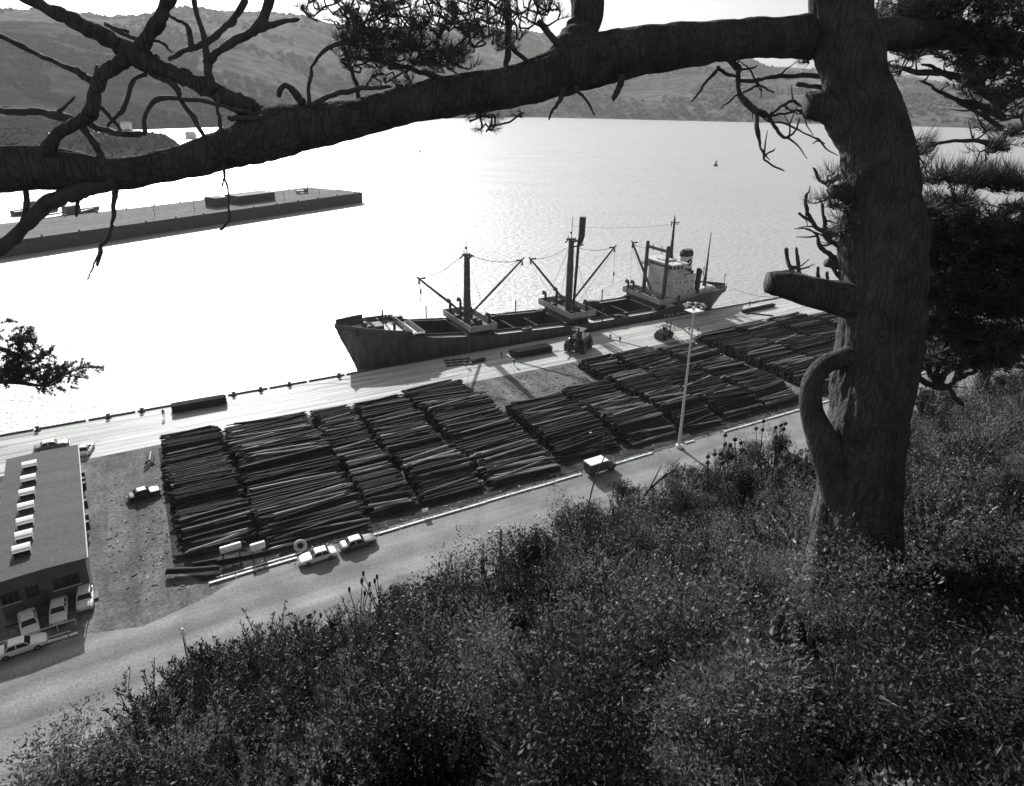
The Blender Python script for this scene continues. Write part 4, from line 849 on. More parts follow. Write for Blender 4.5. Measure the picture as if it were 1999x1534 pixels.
def ptimber(px0, py0, px1, wd, h, label, rows):
    a_, b_ = gp(px0, py0, 2.6), gp(px1, py0-(px1-px0)*.13, 2.6); L_ = (b_-a_).length; g = wthing('timber_stack', label, 'timber stack', (a_.x, a_.y, 2.6), pr, 'timber stacks on the pier')
    for j in range(rows):
        for i in range(3):
            mb = MB()
            for x in np.arange(0, L_-1, 1.2): mb.bbox(x, x+1.12, i*wd/3, i*wd/3+wd/3-.15, j*h/rows, (j+1)*h/rows-.05, .06)
            mb.build('timber_packet', M['timber'] if (i+j) % 2 else M['logm'], g)
ptimber(467, 399, 540, 12, 4.2, 'long dark timber stack in the middle of the pier', 2); ptimber(422, 405, 448, 9, 4.6, 'short dark timber stack left of the longer one on the pier', 2)
q = gp(590, 377, 2.6); g = wthing('pier_truck', 'small dark truck near the pier end', 'truck', (q.x, q.y, 2.6), pr); mb = MB(); mb.bbox(-4, 1.8, -1.2, 1.2, 1, 1.7, .1); mb.build('truck_bed', M['dark'], g); mb = MB(); mb.bbox(1.9, 3.8, -1.1, 1.1, .7, 2.5, .25); mb.build('cab', M['dark'], g)
for x in (-2.8, 2.8):
    for y in (-1, 1): wheel(x, y, .5, .3, g)
lp0 = None
for px, py, h_ in ((302, 422, 9), (555, 391, 6), (624, 380, 6), (380, 412, 7)):
    q = gp(px, py, 2.6); lbl = {302: 'tallest thin lamp pole on the pier, left of both timber stacks', 555: 'short lamp pole right of the long timber stack on the pier', 624: 'lamp pole nearest the pier end', 380: 'thin lamp pole just left of the short timber stack'}[px]
    g = wthing('pier_lamp', lbl, 'lamp post', (q.x, q.y, 2.6), 0, 'lamp poles on the pier'); mb = MB(); mb.tube([(0, 0, 0), (0, 0, h_)], [.13, .09], 6); mb.build('pole', M['dark'], g); mb = MB(); mb.tube([(0, 0, h_), (.6, 0, h_+.2), (1.1, 0, h_)], [.08, .12, .2], 6); mb.build('lamp_head', M['dark'], g)
# fishing boats behind the pier
def boat(px, py, L_, rz, label, wheelx=.1):
    q = gp(px, py, -2.6); g = wthing('fishing_boat', label, 'boat', (q.x, q.y, -3), rz, 'fishing boats moored behind the pier'); g.scale = (1, 1, 1.45); mb = MB()
    bb = lambda u: math.sin(min(1, (1-u)*2.2)*math.pi/2)*L_*.14 if u > .3 else L_*.14*(.8+.2*u/.3)
    for sd_ in (-1, 1): mb.sheet(lambda u, v: ((u-.5)*L_+(.06*L_*v if u > .9 else 0), sd_*bb(u)*(.6+.4*v), -.5+(2.0+1.4*u*u)*v), np.linspace(0, 1, 12), [0, .5, 1])
    mb.add([(-.5*L_, -bb(0)*.6, -.5), (-.5*L_, bb(0)*.6, -.5), (-.5*L_, bb(0), 1.5), (-.5*L_, -bb(0), 1.5)], [(0, 1, 2, 3)])
    mb.build('hull', M['dark'], g); mb = MB(); mb.sheet(lambda u, v: ((u-.5)*L_, bb(u)*(2*v-1)*.97, 1.2+1.3*u*u), np.linspace(0, .98, 10), [0, 1]); mb.build('deck', M['offwhite'], g)
    mb = MB(); mb.bbox(L_*(wheelx-.1), L_*(wheelx+.12), -L_*.08, L_*.08, 1.4, 4.2, .15); wb = mb.build('wheelhouse', M['mid'], g); mb = MB(); mb.box(L_*(wheelx+.12), L_*(wheelx+.12)+.05, -L_*.06, L_*.06, 3, 3.8); mb.build('window', M['glass'], wb)
    for x, h_ in ((.02, 9), (-.3, 7), (.3, 6)): mb = MB(); mb.tube([(L_*x, 0, 1.3), (L_*x, 0, h_)], [.16, .08], 6); mb.build('mast', M['dark'], g)
    mb = MB(); mb.tube([(0, 0, 2.6), (L_*.3, 0, 6)], .12, 5); mb.build('boom', M['dark'], g)
boat(128, 425, 31, pr+.02, 'larger dark fishing boat moored behind the pier with masts and wheelhouse'); boat(70, 414, 22, pr+.1, 'smaller dark fishing boat left of the larger one behind the pier', -.1)
q = gp(232, 413, -3); mb = MB(); mb.tube([(-4, 0, .2), (-3.4, 0, .3), (3, 0, .3), (4.6, 0, .5)], [.2, .9, .9, .15], 8); o = mb.build('dinghy', M['dark'], loc=(q.x, q.y, -3), rz=pr); tag(o, 'small dark open boat just beyond the pier', 'boat')
# buoys
for px, py, lbl in ((1397, 324, 'dark channel buoy out in the open harbour right of the ship'), (820, 297, 'tiny marker buoy in the harbour left of centre')):
    q = gp(px, py, -3); g = wthing('buoy', lbl, 'buoy', (q.x, q.y, -3)); k = 1.6 if px > 1000 else .9
    mb = MB(); mb.tube([(0, 0, -.5), (0, 0, .9*k), (0, 0, 1.2*k)], [1.3*k, 1.3*k, .9*k], 10); mb.build('float', M['dark'], g); mb = MB(); mb.tube([(0, 0, 1.2*k), (0, 0, 4*k)], [.55*k, .12*k], 6); mb.build('topmark', M['dark'], g)
# small white houses across the water
M['farwhite'] = mat('far_house_white', .7, .7)
for i, (px, py, dist, lbl) in enumerate(((246, 243, 1160, 'white house low by the water at the left'), (222, 208, 1500, 'pale house on the left hillside'), (372, 262, 1060, 'small jetty shed on the far left shore'), (130, 200, 1420, 'pale house higher on the left hill'))):
    d = ray(px, py); q = Vector((0, 0, H))+d*(dist/math.hypot(d.x, d.y)); g = wthing('house', lbl, 'house', (q.x, q.y, q.z-4), i*.6, 'houses across the harbour'); mb = MB(); mb.box(-6, 6, -4, 4, -6, 5); mb.build('wall', M['farwhite'], g)
    mb = MB(); mb.add([(-6.5, -4.5, 5), (6.5, -4.5, 5), (6.5, 4.5, 5), (-6.5, 4.5, 5), (-6.5, 0, 8), (6.5, 0, 8)], [(0, 1, 5, 4), (2, 3, 4, 5), (0, 4, 3), (1, 2, 5), (0, 3, 2, 1)]); mb.build('roof', M['offwhite'], g)

# ================================================================== ROADSIDE POLES BELOW THE HILL
q = gp(978, 1034, 8.5); g = wthing('utility_pole', 'weathered utility pole with splintered top rising from the brush by the road', 'pole', (q.x, q.y, 0))
mb = MB(); mb.tube([(0, 0, 0), (0, 0, 8.5)], [.2, .16], 10, jit=.05); mb.build('pole', M['twig'], g)
mb = MB(); mb.box(-.7, .35, -.06, .06, 8.2, 8.35); mb.tube([(-.35, 0, 8.4), (-.75, 0, 9.0)], .06, 6); mb.tube([(-.1, 0, 8.5), (-.3, 0, 9.2)], .07, 6); mb.build('crossarm', M['offwhite'], g)
for x in (-1.35, .9):
    mb = MB(); mb.tube([(x, 0, 7.9), (x, 0, 8.3)], [.16, .12], 8); mb.tube([(x, 0, 8.0), (x*.2, 0, 7.6)], .03, 5); mb.build('insulator', M['white'] if x < 0 else M['mid'], g)
q = gp(367, 1288, 0); g = wthing('marker_post', 'white roadside post with a round cap near the bottom left brush', 'post', (q.x, q.y, 0)); mb = MB()
mb.tube([(0, 0, 0), (0, 0, 3.3)], [.16, .13], 8); mb.build('post', M['white'], g); mb = MB(); mb.tube([(0, 0, 3.3), (0, 0, 3.4), (0, 0, 3.75), (0, 0, 4.2)], [.25, .33, .28, .08], 10); mb.build('cap', M['white'], g); mb = MB(); mb.box(-.05, .05, -.17, -.14, 0, 3.2); mb.build('stripe', M['black'], g)
s_, t_ = lg(1388, 926); g = thing('road_barrier', 'pair of thin white posts with a rail at the roadside right of the lighting mast', 'barrier', s_, t_, 0, R(-30))
for x in (-.9, .9): mb = MB(); mb.tube([(x, 0, 0), (x, 0, 1.7)], .06, 6); mb.build('post', M['white'], g)
mb = MB(); mb.box(-1.8, 1.8, -.05, .05, 1.1, 1.22); mb.build('rail', M['offwhite'], g)

# ================================================================== FOREGROUND PINE
tree = wthing('pine_tree', 'huge dark gnarled pine framing the view with a long limb reaching left', 'tree', (0, 0, 0))
def tline(pts, d0=None, k=5): return spline([(p[0], p[1], p[2], p[3] if len(p) > 3 else d0) for p in pts], k)   # px, py, radius px, depth
bx_, by_ = 1668, 1150; dd = ray(bx_, by_); D0 = 2.33/(-dd.z-.447*dd.y+.247*dd.x)+.05
base = T(bx_, by_, D0); tree.location = base
def limb(name, pts, parent, d0=5.5, n=8, jit=.18, m=None, k=5, taper=True, mb=None, ridge=0.0, kink=0.0):
    own = mb is None; mb = mb or MB(); L_ = tline(pts, d0, k)
    if pts[-1][2] < 9: e_ = L_[-1]+(L_[-1]-L_[-2])*.8; e_[2] = L_[-1][2]*.15; L_.append(e_)
    if kink:
        for i_, q in enumerate(L_[1:-1]): v_ = noise.noise_vector(Vector((q[0]*.045, q[1]*.045, 2)))+.6*noise.noise_vector(Vector((q[0]*.13, q[1]*.13, 9))); q[0] += v_.x*kink; q[1] += v_.y*kink; q[3] += v_.z*kink*.01; q[2] *= 1+.25*v_.x
    mb.tube([T(q[0], q[1], q[3])-base for q in L_], [max(q[2], .8)*q[3]/F for q in L_], n, jit=jit, ridge=ridge)
    if own: o = mb.build(name, m or M['bark'], parent, smooth=True); return o
# trunk
limb('trunk', [(1640, 1330, 120, D0), (1655, 1200, 104, D0), (1664, 1120, 84, D0), (1671, 1020, 77, D0), (1682, 900, 73, D0), (1695, 800, 71, D0), (1712, 700, 73, D0-.02), (1722, 600, 76, D0-.04), (1725, 500, 75, D0-.06), (1722, 400, 68, D0-.08),
    (1712, 300, 64, D0-.1), (1690, 220, 61, D0-.12), (1668, 150, 58, D0-.14), (1652, 80, 58, D0-.16), (1640, 0, 56, D0-.2), (1628, -100, 52, D0-.25), (1615, -260, 46, D0-.3), (1600, -520, 38, D0-.4)], tree, n=150, jit=.1, k=22, ridge=.045)
bark2 = MB()      # buttress ridges low on the trunk
for a_ in ((1592, 1175, 24, 1612, 960, 10), (1622, 1185, 22, 1640, 960, 8), (1740, 1165, 26, 1742, 980, 10)):
    limb('', [(a_[0], a_[1], a_[2], D0-.15), ((a_[0]*.6+a_[3]*.4), (a_[1]+a_[4])/2, (a_[2]+a_[5])/2, D0-.12), (a_[3], a_[4], a_[5], D0-.05)], None, mb=bark2, n=12)
bark2.build('root_flare', M['bark'], tree, smooth=True)
limb('main_limb', [(1700, 60, 36, D0-.1), (1600, 70, 40, 5.4), (1460, 75, 35, 5.25), (1350, 87, 40, 5.15), (1236, 101, 44, 5.05), (1130, 128, 46, 5), (1010, 167, 37, 4.95), (880, 187, 37, 4.9), (800, 204, 35, 4.85), (700, 230, 34, 4.8), (610, 246, 42, 4.75),
    (540, 258, 48, 4.7), (440, 292, 36, 4.65), (330, 322, 30, 4.6), (230, 338, 30, 4.6), (120, 330, 38, 4.55), (28, 326, 42, 4.5), (-120, 345, 42, 4.5), (-400, 420, 40, 4.4)], tree, n=70, jit=.09, k=18, ridge=.055)
limb('upper_limb', [(1090, 135, 40, 5.02), (1120, 95, 38, 5.05), (1138, 55, 30, 5.1), (1145, 10, 30, 5.1), (1150, -60, 30, 5.2), (1190, -200, 26, 5.2)], tree, n=40, k=10, ridge=.05)
limb('right_limb', [(1660, 80, 30, D0-.1), (1740, 66, 30, D0), (1840, 66, 28, D0+.15), (1960, 84, 24, D0+.3), (2100, 110, 20, D0+.5)], tree, n=40, k=10, ridge=.05, jit=.1)
limb('crossing_limb', [(600, 258, 34, 4.72), (540, 238, 26, 4.7), (470, 205, 20, 4.65), (410, 172, 17, 4.6), (350, 148, 16, 4.6), (300, 128, 18, 4.55), (262, 106, 20, 4.5), (205, 72, 15, 4.5), (150, 44, 14, 4.5), (90, 15, 12, 4.5), (20, -25, 11, 4.5), (-60, -70, 9, 4.4)], tree, n=30, k=8, ridge=.06, kink=2.5)
limb('forked_branch', [(345, -60, 13, 4.3), (322, 15, 13, 4.4), (300, 55, 13, 4.45), (268, 102, 16, 4.5), (235, 124, 15, 4.5), (203, 145, 13, 4.45), (186, 178, 13, 4.45), (180, 210, 13, 4.4), (160, 236, 12, 4.4), (118, 258, 11, 4.35), (92, 290, 11, 4.4), (72, 325, 10, 4.5)], tree, n=24, k=7, ridge=.06, kink=2.5)
BR = [
 [(160, 238, 9), (120, 228, 8), (75, 218, 7), (28, 218, 7), (-60, 214, 6)], [(150, 236, 8), (172, 262, 7), (190, 288, 7), (205, 318, 7)], [(160, 236, 8), (200, 252, 6), (240, 262, 6), (275, 262, 5)],
 [(412, 178, 11), (406, 130, 8), (404, 100, 7), (396, 60, 5), (380, 20, 4), (372, -30, 4)], [(404, 122, 9), (428, 100, 8), (465, 76, 8), (498, 56, 9), (520, 20, 9), (530, -40, 9)], [(500, 55, 9), (540, 46, 6), (580, 38, 4)],
 [(330, 116, 4), (360, 98, 5), (400, 84, 6), (430, 62, 6), (455, 38, 7), (480, 0, 7)], [(372, 96, 5), (370, 70, 5), (362, 48, 4), (345, 36, 4), (320, 25, 3)],
 [(-20, 60, 5), (28, 82, 5), (70, 104, 5), (110, 122, 5), (145, 138, 6), (176, 158, 7)], [(180, 175, 5), (186, 150, 4), (190, 128, 3)], [(105, 222, 4), (130, 205, 3), (145, 190, 3)],
 [(282, 262, 4), (284, 225, 4), (300, 200, 5), (330, 192, 5), (400, 198, 4), (450, 212, 4), (478, 216, 5), (500, 228, 6)], [(448, 230, 5), (480, 230, 6), (520, 232, 7)],
 [(268, 125, 7), (300, 145, 6), (340, 166, 6), (356, 195, 5), (378, 230, 5), (398, 262, 4), (412, 275, 3)], [(285, 145, 4), (258, 160, 4), (250, 188, 4), (238, 216, 4), (212, 245, 3)], [(190, 200, 4), (212, 225, 4), (240, 256, 3)],
 [(250, 62, 3), (215, 52, 3), (205, 45, 3)], [(205, 48, 3), (255, 72, 4), (310, 82, 3), (335, 100, 2)],
 [(222, 362, 5), (223, 395, 5), (221, 430, 4), (215, 455, 3), (206, 472, 4), (197, 480, 4), (194, 500, 4), (191, 518, 3)], [(437, 318, 4), (440, 345, 3), (446, 372, 2), (447, 400, 2), (446, 430, 2)], [(440, 345, 2), (434, 362, 2)], [(425, 180, 5), (427, 220, 4), (431, 262, 4)], [(446, 432, 2), (432, 448, 3)],
 [(602, 208, 4), (603, 165, 4), (610, 130, 3), (625, 105, 4), (650, 88, 5), (690, 80, 6)], [(610, 205, 6), (640, 188, 5), (680, 178, 5), (720, 172, 4), (760, 170, 3)], [(700, 192, 5), (694, 160, 4), (680, 118, 5), (672, 92, 5)],
 [(545, 185, 5), (548, 172, 6), (560, 166, 6), (572, 176, 7), (590, 200, 9)], [(665, 115, 3), (700, 114, 4), (760, 122, 5), (820, 140, 5), (880, 158, 6)], [(984, 150, 5), (990, 110, 6), (992, 60, 6), (990, 0, 7)], [(1000, 95, 4), (1020, 112, 4), (1040, 125, 4)], [(1050, 40, 5), (1070, 65, 6), (1100, 95, 8)],
 [(-60, 520, 14), (20, 470, 14), (60, 430, 15), (95, 396, 15), (130, 380, 15), (175, 366, 16), (230, 355, 14)], [(148, 368, 5), (152, 395, 4), (150, 420, 3)], [(28, 470, 8), (45, 440, 8), (52, 400, 5), (50, 370, 5)], [(170, 545, 1.2), (178, 530, 1.5), (190, 500, 2)],
 [(1100, 172, 6), (1092, 195, 4), (1080, 215, 3), (1073, 232, 2)], [(1122, 168, 5), (1140, 190, 3), (1152, 208, 2), (1160, 222, 2)], [(1216, 148, 8), (1210, 168, 7), (1200, 186, 5), (1196, 194, 3)],
 [(1422, 112, 8), (1440, 135, 6), (1443, 165, 6), (1450, 192, 7), (1470, 212, 7), (1500, 226, 5), (1512, 245, 4), (1522, 262, 3), (1540, 270, 2)], [(1476, 215, 4), (1478, 245, 4), (1484, 278, 3), (1492, 300, 3), (1496, 316, 2), (1527, 332, 1.5)], [(1492, 305, 2), (1505, 296, 2), (1512, 290, 1)],
 [(1505, 222, 3), (1530, 205, 3), (1548, 197, 3), (1575, 215, 2)], [(1437, 157, 4), (1474, 157, 4), (1522, 148, 4), (1612, 147, 5)], [(1556, 164, 4), (1585, 168, 4), (1615, 173, 5)], [(1445, 150, 3), (1420, 145, 3), (1400, 130, 3)], [(1441, 185, 2.5), (1425, 198, 2), (1408, 212, 1.5)],
 [(1500, 226, 3), (1530, 222, 2.5), (1560, 216, 2), (1600, 218, 2)], [(1450, 180, 2.5), (1480, 168, 2), (1508, 180, 1.5)], [(1470, 212, 3), (1500, 235, 2), (1540, 245, 2), (1602, 276, 1.2)], [(1560, 232, 2), (1555, 250, 2), (1535, 266, 1.5)], [(1400, 135, 4), (1375, 165, 3), (1352, 195, 2)],
 [(1422, 118, 3), (1450, 135, 2), (1475, 128, 1.5)],
 [(1640, 345, 6), (1628, 350, 5), (1614, 355, 4)], [(1640, 375, 5), (1600, 352, 3), (1588, 330, 2)], [(1650, 258, 4), (1640, 275, 2), (1632, 286, 1)],
 [(1665, 455, 7), (1630, 458, 6), (1602, 448, 5), (1585, 430, 4), (1575, 405, 4), (1574, 380, 3)], [(1585, 432, 4), (1572, 425, 3), (1562, 417, 3)], [(1645, 505, 6), (1620, 498, 5), (1600, 480, 4), (1596, 460, 3)], [(1640, 515, 12), (1615, 513, 9)], [(1636, 480, 5), (1612, 462, 4), (1610, 430, 4), (1606, 400, 3)],
 [(1622, 466, 4), (1610, 440, 3), (1608, 415, 3)], [(1640, 540, 5), (1625, 520, 4), (1620, 500, 3)], [(1580, 552, 6), (1560, 540, 5), (1542, 520, 4), (1535, 487, 4)], [(1562, 535, 5), (1558, 510, 4), (1555, 485, 3)], [(1594, 562, 4), (1597, 540, 4), (1597, 523, 3)], [(1615, 566, 4), (1615, 545, 3), (1614, 533, 3)], [(1640, 562, 4), (1638, 545, 3), (1645, 525, 2)],
 [(1790, 300, 4), (1830, 280, 3), (1900, 275, 4), (1960, 290, 6)], [(1960, 210, 10), (1900, 165, 8), (1850, 145, 6), (1790, 140, 5), (1730, 125, 3)], [(1960, 230, 7), (1900, 200, 5), (1860, 192, 4), (1835, 178, 3)], [(1860, 155, 4), (1820, 130, 3), (1800, 125, 2)], [(1960, 252, 5), (1900, 215, 4), (1850, 185, 3), (1800, 160, 2)],
 [(1780, 730, 6), (1810, 748, 6), (1845, 755, 6), (1880, 735, 5), (1905, 725, 4)], [(1850, 758, 6), (1820, 735, 6), (1806, 700, 6), (1800, 660, 5)], [(1835, 745, 6), (1850, 720, 6), (1880, 705, 5), (1900, 670, 5)], [(1850, 755, 5), (1865, 775, 5), (1880, 790, 4)], [(1825, 740, 6), (1832, 710, 6), (1842, 680, 6), (1850, 640, 5)], [(1860, 750, 6), (1875, 725, 6), (1872, 700, 5), (1862, 670, 5)],
]
for pts in BR:
    dp = 4.55 if pts[0][0] < 640 else (4.9 if pts[0][0] < 1300 else D0+(.1 if pts[0][0] < 1700 else .25))
    br_ = limb('branch' if pts[0][2] > 4.5 else 'twig', pts, tree, dp, n=10, jit=.2, m=M['twig'], kink=3.2, k=6)
    if len(pts) > 3 and pts[0][0] > 1330:      # fine side shoots
        mb = MB()
        for _ in range(random.randint(3, 6)):
            i_ = random.randrange(1, len(pts)); q = pts[i_]; a_ = random.uniform(0, 6.28); l_ = random.uniform(14, 48); b2 = a_+random.uniform(-.7, .7)
            p3 = [(q[0], q[1], 2.2), (q[0]+l_*.5*math.cos(a_), q[1]+l_*.5*math.sin(a_), 1.6), (q[0]+l_*.5*math.cos(a_)+l_*.5*math.cos(b2), q[1]+l_*.5*math.sin(a_)+l_*.5*math.sin(b2), .9)]
            limb('', p3, None, dp, n=5, mb=mb, jit=0, k=3)
        mb.build('shoots', M['twig'], br_)
def stub(name, pts, n=40):
    o = limb(name, pts, tree, D0-.1, n=n, jit=.1, k=10, ridge=.06); return o
stub('sawn_stub', [(1708, 300, 45), (1680, 262, 44), (1650, 232, 38), (1625, 214, 30), (1604, 208, 27), (1588, 206, 26), (1575, 206, 25)])
stub('sawn_stub', [(1720, 600, 40), (1680, 592, 36), (1630, 580, 31), (1580, 568, 29), (1545, 558, 28), (1520, 554, 24), (1508, 552, 22), (1498, 551, 20)])
stub('sawn_stub', [(1710, 390, 26), (1660, 378, 20), (1638, 374, 14), (1622, 375, 13)])
limb('looping_branch', [(1680, 688, 22), (1640, 700, 19), (1608, 714, 18), (1586, 745, 19), (1582, 785, 21), (1592, 825, 24), (1610, 870, 30), (1628, 930, 30), (1640, 1010, 26), (1650, 1080, 20)], tree, D0-.1, n=30, jit=.06, k=7, ridge=.025)
# needles: every tuft a burst of thin blades round a twig end
def blades(cs, n, ln, wd, dirs=None, spread=1.0, curve=0.0, seed=1):
    g_ = np.random.default_rng(seed); K = len(cs)*n; c = np.repeat(np.array(cs), n, axis=0)
    d = g_.normal(size=(K, 3)); d /= np.linalg.norm(d, axis=1)[:, None]
    if dirs is not None: d = d*spread+np.repeat(np.array(dirs), n, axis=0); d /= np.linalg.norm(d, axis=1)[:, None]
    l = ln*g_.uniform(.6, 1.15, K)[:, None]; sd_ = np.cross(d, g_.normal(size=(K, 3))); sd_ /= np.linalg.norm(sd_, axis=1)[:, None]
    b0 = c+d*l*.04; b1 = b0+sd_*wd; mid = c+d*l*.6+sd_*(wd*.5)+np.array([0, 0, curve])*l*.3; m1_ = mid+sd_*wd*.8; tip = c+d*l+np.array([0, 0, curve])*l
    v = np.stack([b0, b1, m1_, mid, tip], axis=1).reshape(-1, 3); i = np.arange(K)*5
    return v, np.stack([i, i+1, i+2, i+3], axis=1), np.stack([i+3, i+2, i+4], axis=1)
def npmesh(name, parts, m, parent=None, loc=None):
    vs = np.concatenate([p[0] for p in parts]); off = 0; q4 = []; q3 = []
    for p in parts:
        q4.append(p[1]+off); q3.append(p[2]+off) if p[2] is not None else None; off += len(p[0])
    q4 = np.concatenate(q4); q3 = np.concatenate(q3) if q3 else np.zeros((0, 3), int)
    me = bpy.data.meshes.new(name); me.vertices.add(len(vs)); me.vertices.foreach_set('co', vs.astype(np.float32).ravel())
    nl = len(q4)*4+len(q3)*3; me.loops.add(nl); me.loops.foreach_set('vertex_index', np.concatenate([q4.ravel(), q3.ravel()]).astype(np.int32))
    me.polygons.add(len(q4)+len(q3)); me.polygons.foreach_set('loop_start', np.concatenate([np.arange(len(q4))*4, len(q4)*4+np.arange(len(q3))*3]).astype(np.int32))
    me.polygons.foreach_set('loop_total', np.concatenate([np.full(len(q4), 4), np.full(len(q3), 3)]).astype(np.int32))
    me.update(calc_edges=True); me.materials.append(m); o = bpy.data.objects.new(name, me); C.objects.link(o)
    if parent: o.parent = parent
    if loc is not None: o.location = loc
    return o
def ell(lst, depth, dspread, seed):
    g_ = np.random.default_rng(seed); out = []
    for cx, cy, a, b_, n_ in lst:
        for _ in range(n_):
            while True:
                x, y = g_.uniform(-1, 1), g_.uniform(-1, 1)
                if x*x+y*y < 1: break
            out.append(np.array(T(cx+x*a, cy+y*b_, depth+g_.uniform(-1, 1)*dspread)-base))
    return out
# dense sprays in the upper middle
def foliage(name, lst, depth, dsp, n, ln, wd, seed, curve=0.0, twigs=True, clump=3, cr=.05):
    cs = ell(lst, depth, dsp, seed); g_ = np.random.default_rng(seed+50); c2 = []; ds = []
    for c in cs:
        dr = g_.normal(size=3); dr[2] = abs(dr[2])*.5-.1; dr /= np.linalg.norm(dr)
        for j in range(clump): c2.append(c+dr*cr*j); ds.append(dr)
    o = npmesh(name, [blades(c2, n, ln, wd, ds, .75, curve, seed)], M['needle'], tree)
    if twigs:
        mb = MB()
        for i in range(0, len(cs)):
            a_ = cs[i]; j = min(range(len(cs)), key=lambda q: np.sum((cs[q]-a_)**2)+(9 if q <= i else 0)) if i < len(cs)-1 else i
            if j != i and np.linalg.norm(cs[j]-a_) < .6: mb.tube([a_, (a_+cs[j])/2+g_.normal(size=3)*.02, cs[j]], [.006, .008, .006], 5)
        if mb.v: mb.build('twigs', M['twig'], o)
    return o
foliage('foliage', [(640, 10, 60, 40, 26), (700, 80, 50, 40, 40), (760, 50, 90, 60, 90), (850, 70, 90, 60, 100), (880, 120, 45, 32, 30), (780, 110, 60, 30, 30), (930, 40, 60, 55, 55), (720, 110, 60, 40, 22), (1000, 40, 40, 50, 22), (990, 85, 25, 25, 8), (850, 0, 260, 50, 90), (1060, 20, 40, 30, 10)], 4.9, .35, 12, .075, .0035, 21, curve=.5, cr=.03)
foliage('foliage', [(935, 226, 45, 10, 9), (952, 248, 18, 16, 6), (1000, 222, 20, 8, 3)], 4.9, .1, 12, .07, .003, 22, curve=-.2, cr=.03)
foliage('foliage', [(790, 175, 50, 14, 5), (740, 160, 40, 18, 6), (795, 150, 20, 30, 5)], 4.8, .1, 10, .07, .003, 28, curve=.5, cr=.03)
# right-hand masses
foliage('foliage', [(1880, 30, 120, 60, 330), (1910, 100, 80, 50, 200), (1780, 40, 80, 40, 150), (1930, 170, 60, 50, 90), (1960, 240, 60, 30, 18), (1790, 100, 60, 18, 30), (1740, 142, 22, 8, 6), (1870, -40, 200, 50, 160), (2030, 120, 60, 160, 200)], D0+.35, .4, 14, .085, .0042, 23, cr=.04)
foliage('foliage', [(1945, 290, 45, 10, 14), (1870, 352, 90, 9, 70), (1960, 362, 70, 14, 60), (1790, 310, 20, 35, 8), (1785, 290, 15, 30, 6)], D0+.3, .2, 13, .13, .004, 24, cr=.05, curve=.5)
foliage('foliage', [(1840, 415, 60, 30, 100), (1940, 455, 60, 30, 110), (1820, 475, 50, 40, 110), (1900, 500, 90, 24, 130), (1850, 560, 80, 26, 120), (1940, 590, 60, 30, 100), (1840, 640, 60, 24, 80), (1930, 670, 70, 30, 110), (1960, 500, 80, 110, 120), (1805, 560, 35, 80, 100), (2020, 560, 60, 170, 170), (1890, 705, 90, 18, 80), (1870, 560, 100, 165, 170)], D0+.4, .45, 13, .13, .0055, 25, cr=.05, curve=.15)
foliage('foliage', [(1630, 350, 22, 20, 7), (1608, 390, 22, 28, 9), (1650, 420, 22, 40, 22), (1655, 470, 20, 40, 16)], D0-.05, .12, 14, .13, .0028, 26, cr=.04, curve=.35)
foliage('foliage', [(1590, 110, 26, 14, 12)], D0, .1, 14, .09, .003, 27, cr=.03)
# the upper crown beyond the top of the picture, carried by the same trunk
foliage('foliage', [(1500, -260, 420, 140, 150), (700, -260, 420, 120, 130), (1200, -420, 600, 120, 120)], 5.3, .7, 10, .14, .006, 29, cr=.06)

# second tree: only the tips of its boughs reach in from the left
t2b = T(-420, 1000, 9.6); lt_ = wthing('cypress_tree', 'cypress whose leafy bough tips reach in from the left edge', 'tree', t2b)
base2 = t2b
mb = MB(); gz = hz(t2b.x, t2b.y); mb.tube([Vector((0, 0, min(gz-t2b.z, -2)-1)), Vector((0, 0, 1)), Vector((.2, 0, 4)), Vector((.3, .1, 7))], [.5, .36, .25, .1], 12, jit=.2); mb.build('trunk', M['bark'], lt_, smooth=True)
def bough(pts, sprays, seed, dep=9.4):
    mb = MB(); L_ = spline([(p[0], p[1], p[2]) for p in pts], 6); mb.tube([T(q[0], q[1], dep)-base2 for q in L_], [q[2]*dep/F for q in L_], 7, jit=.15); b_ = mb.build('bough', M['twig'], lt_, smooth=True)
    g_ = np.random.default_rng(seed); cs = []; ds = []
    for (cx, cy, a, b2, n_) in sprays:
        for _ in range(n_):
            x, y = g_.normal(size=2)*.5; c = np.array(T(cx+x*a, cy+y*b2, dep+g_.uniform(-.3, .3))-base2); dr = g_.normal(size=3)*.6+np.array([.7, 0, .25]); dr /= np.linalg.norm(dr)
            for j in range(4): cs.append(c+dr*.035*j); ds.append(dr)
    return npmesh('foliage', [blades(cs, 10, .055, .012, ds, .9, .2, seed)], M['needle'], lt_)
bough([(-420, 720, 14), (-150, 740, 9), (20, 745, 5), (80, 752, 3), (120, 735, 2), (160, 718, 1.5), (196, 716, 1)], [(20, 735, 50, 18, 50), (85, 735, 45, 18, 46), (120, 728, 26, 16, 26), (90, 762, 12, 8, 6), (145, 728, 10, 4, 5), (168, 718, 18, 3, 6), (185, 716, 9, 2, 3), (115, 752, 20, 10, 8), (-120, 730, 100, 40, 120)], 31)
bough([(-420, 560, 14), (-150, 640, 9), (0, 680, 5), (50, 700, 3), (100, 692, 1.5)], [(35, 665, 22, 20, 34), (45, 655, 14, 14, 12), (30, 700, 30, 24, 46), (75, 700, 22, 8, 12), (96, 692, 12, 4, 5), (62, 676, 12, 3, 3), (20, 725, 40, 20, 26), (-100, 660, 110, 70, 200), (65, 715, 16, 8, 6)], 32)
bough([(0, 0, 1), (1, 1, 1)], [(-330, 560, 160, 120, 160)], 33)

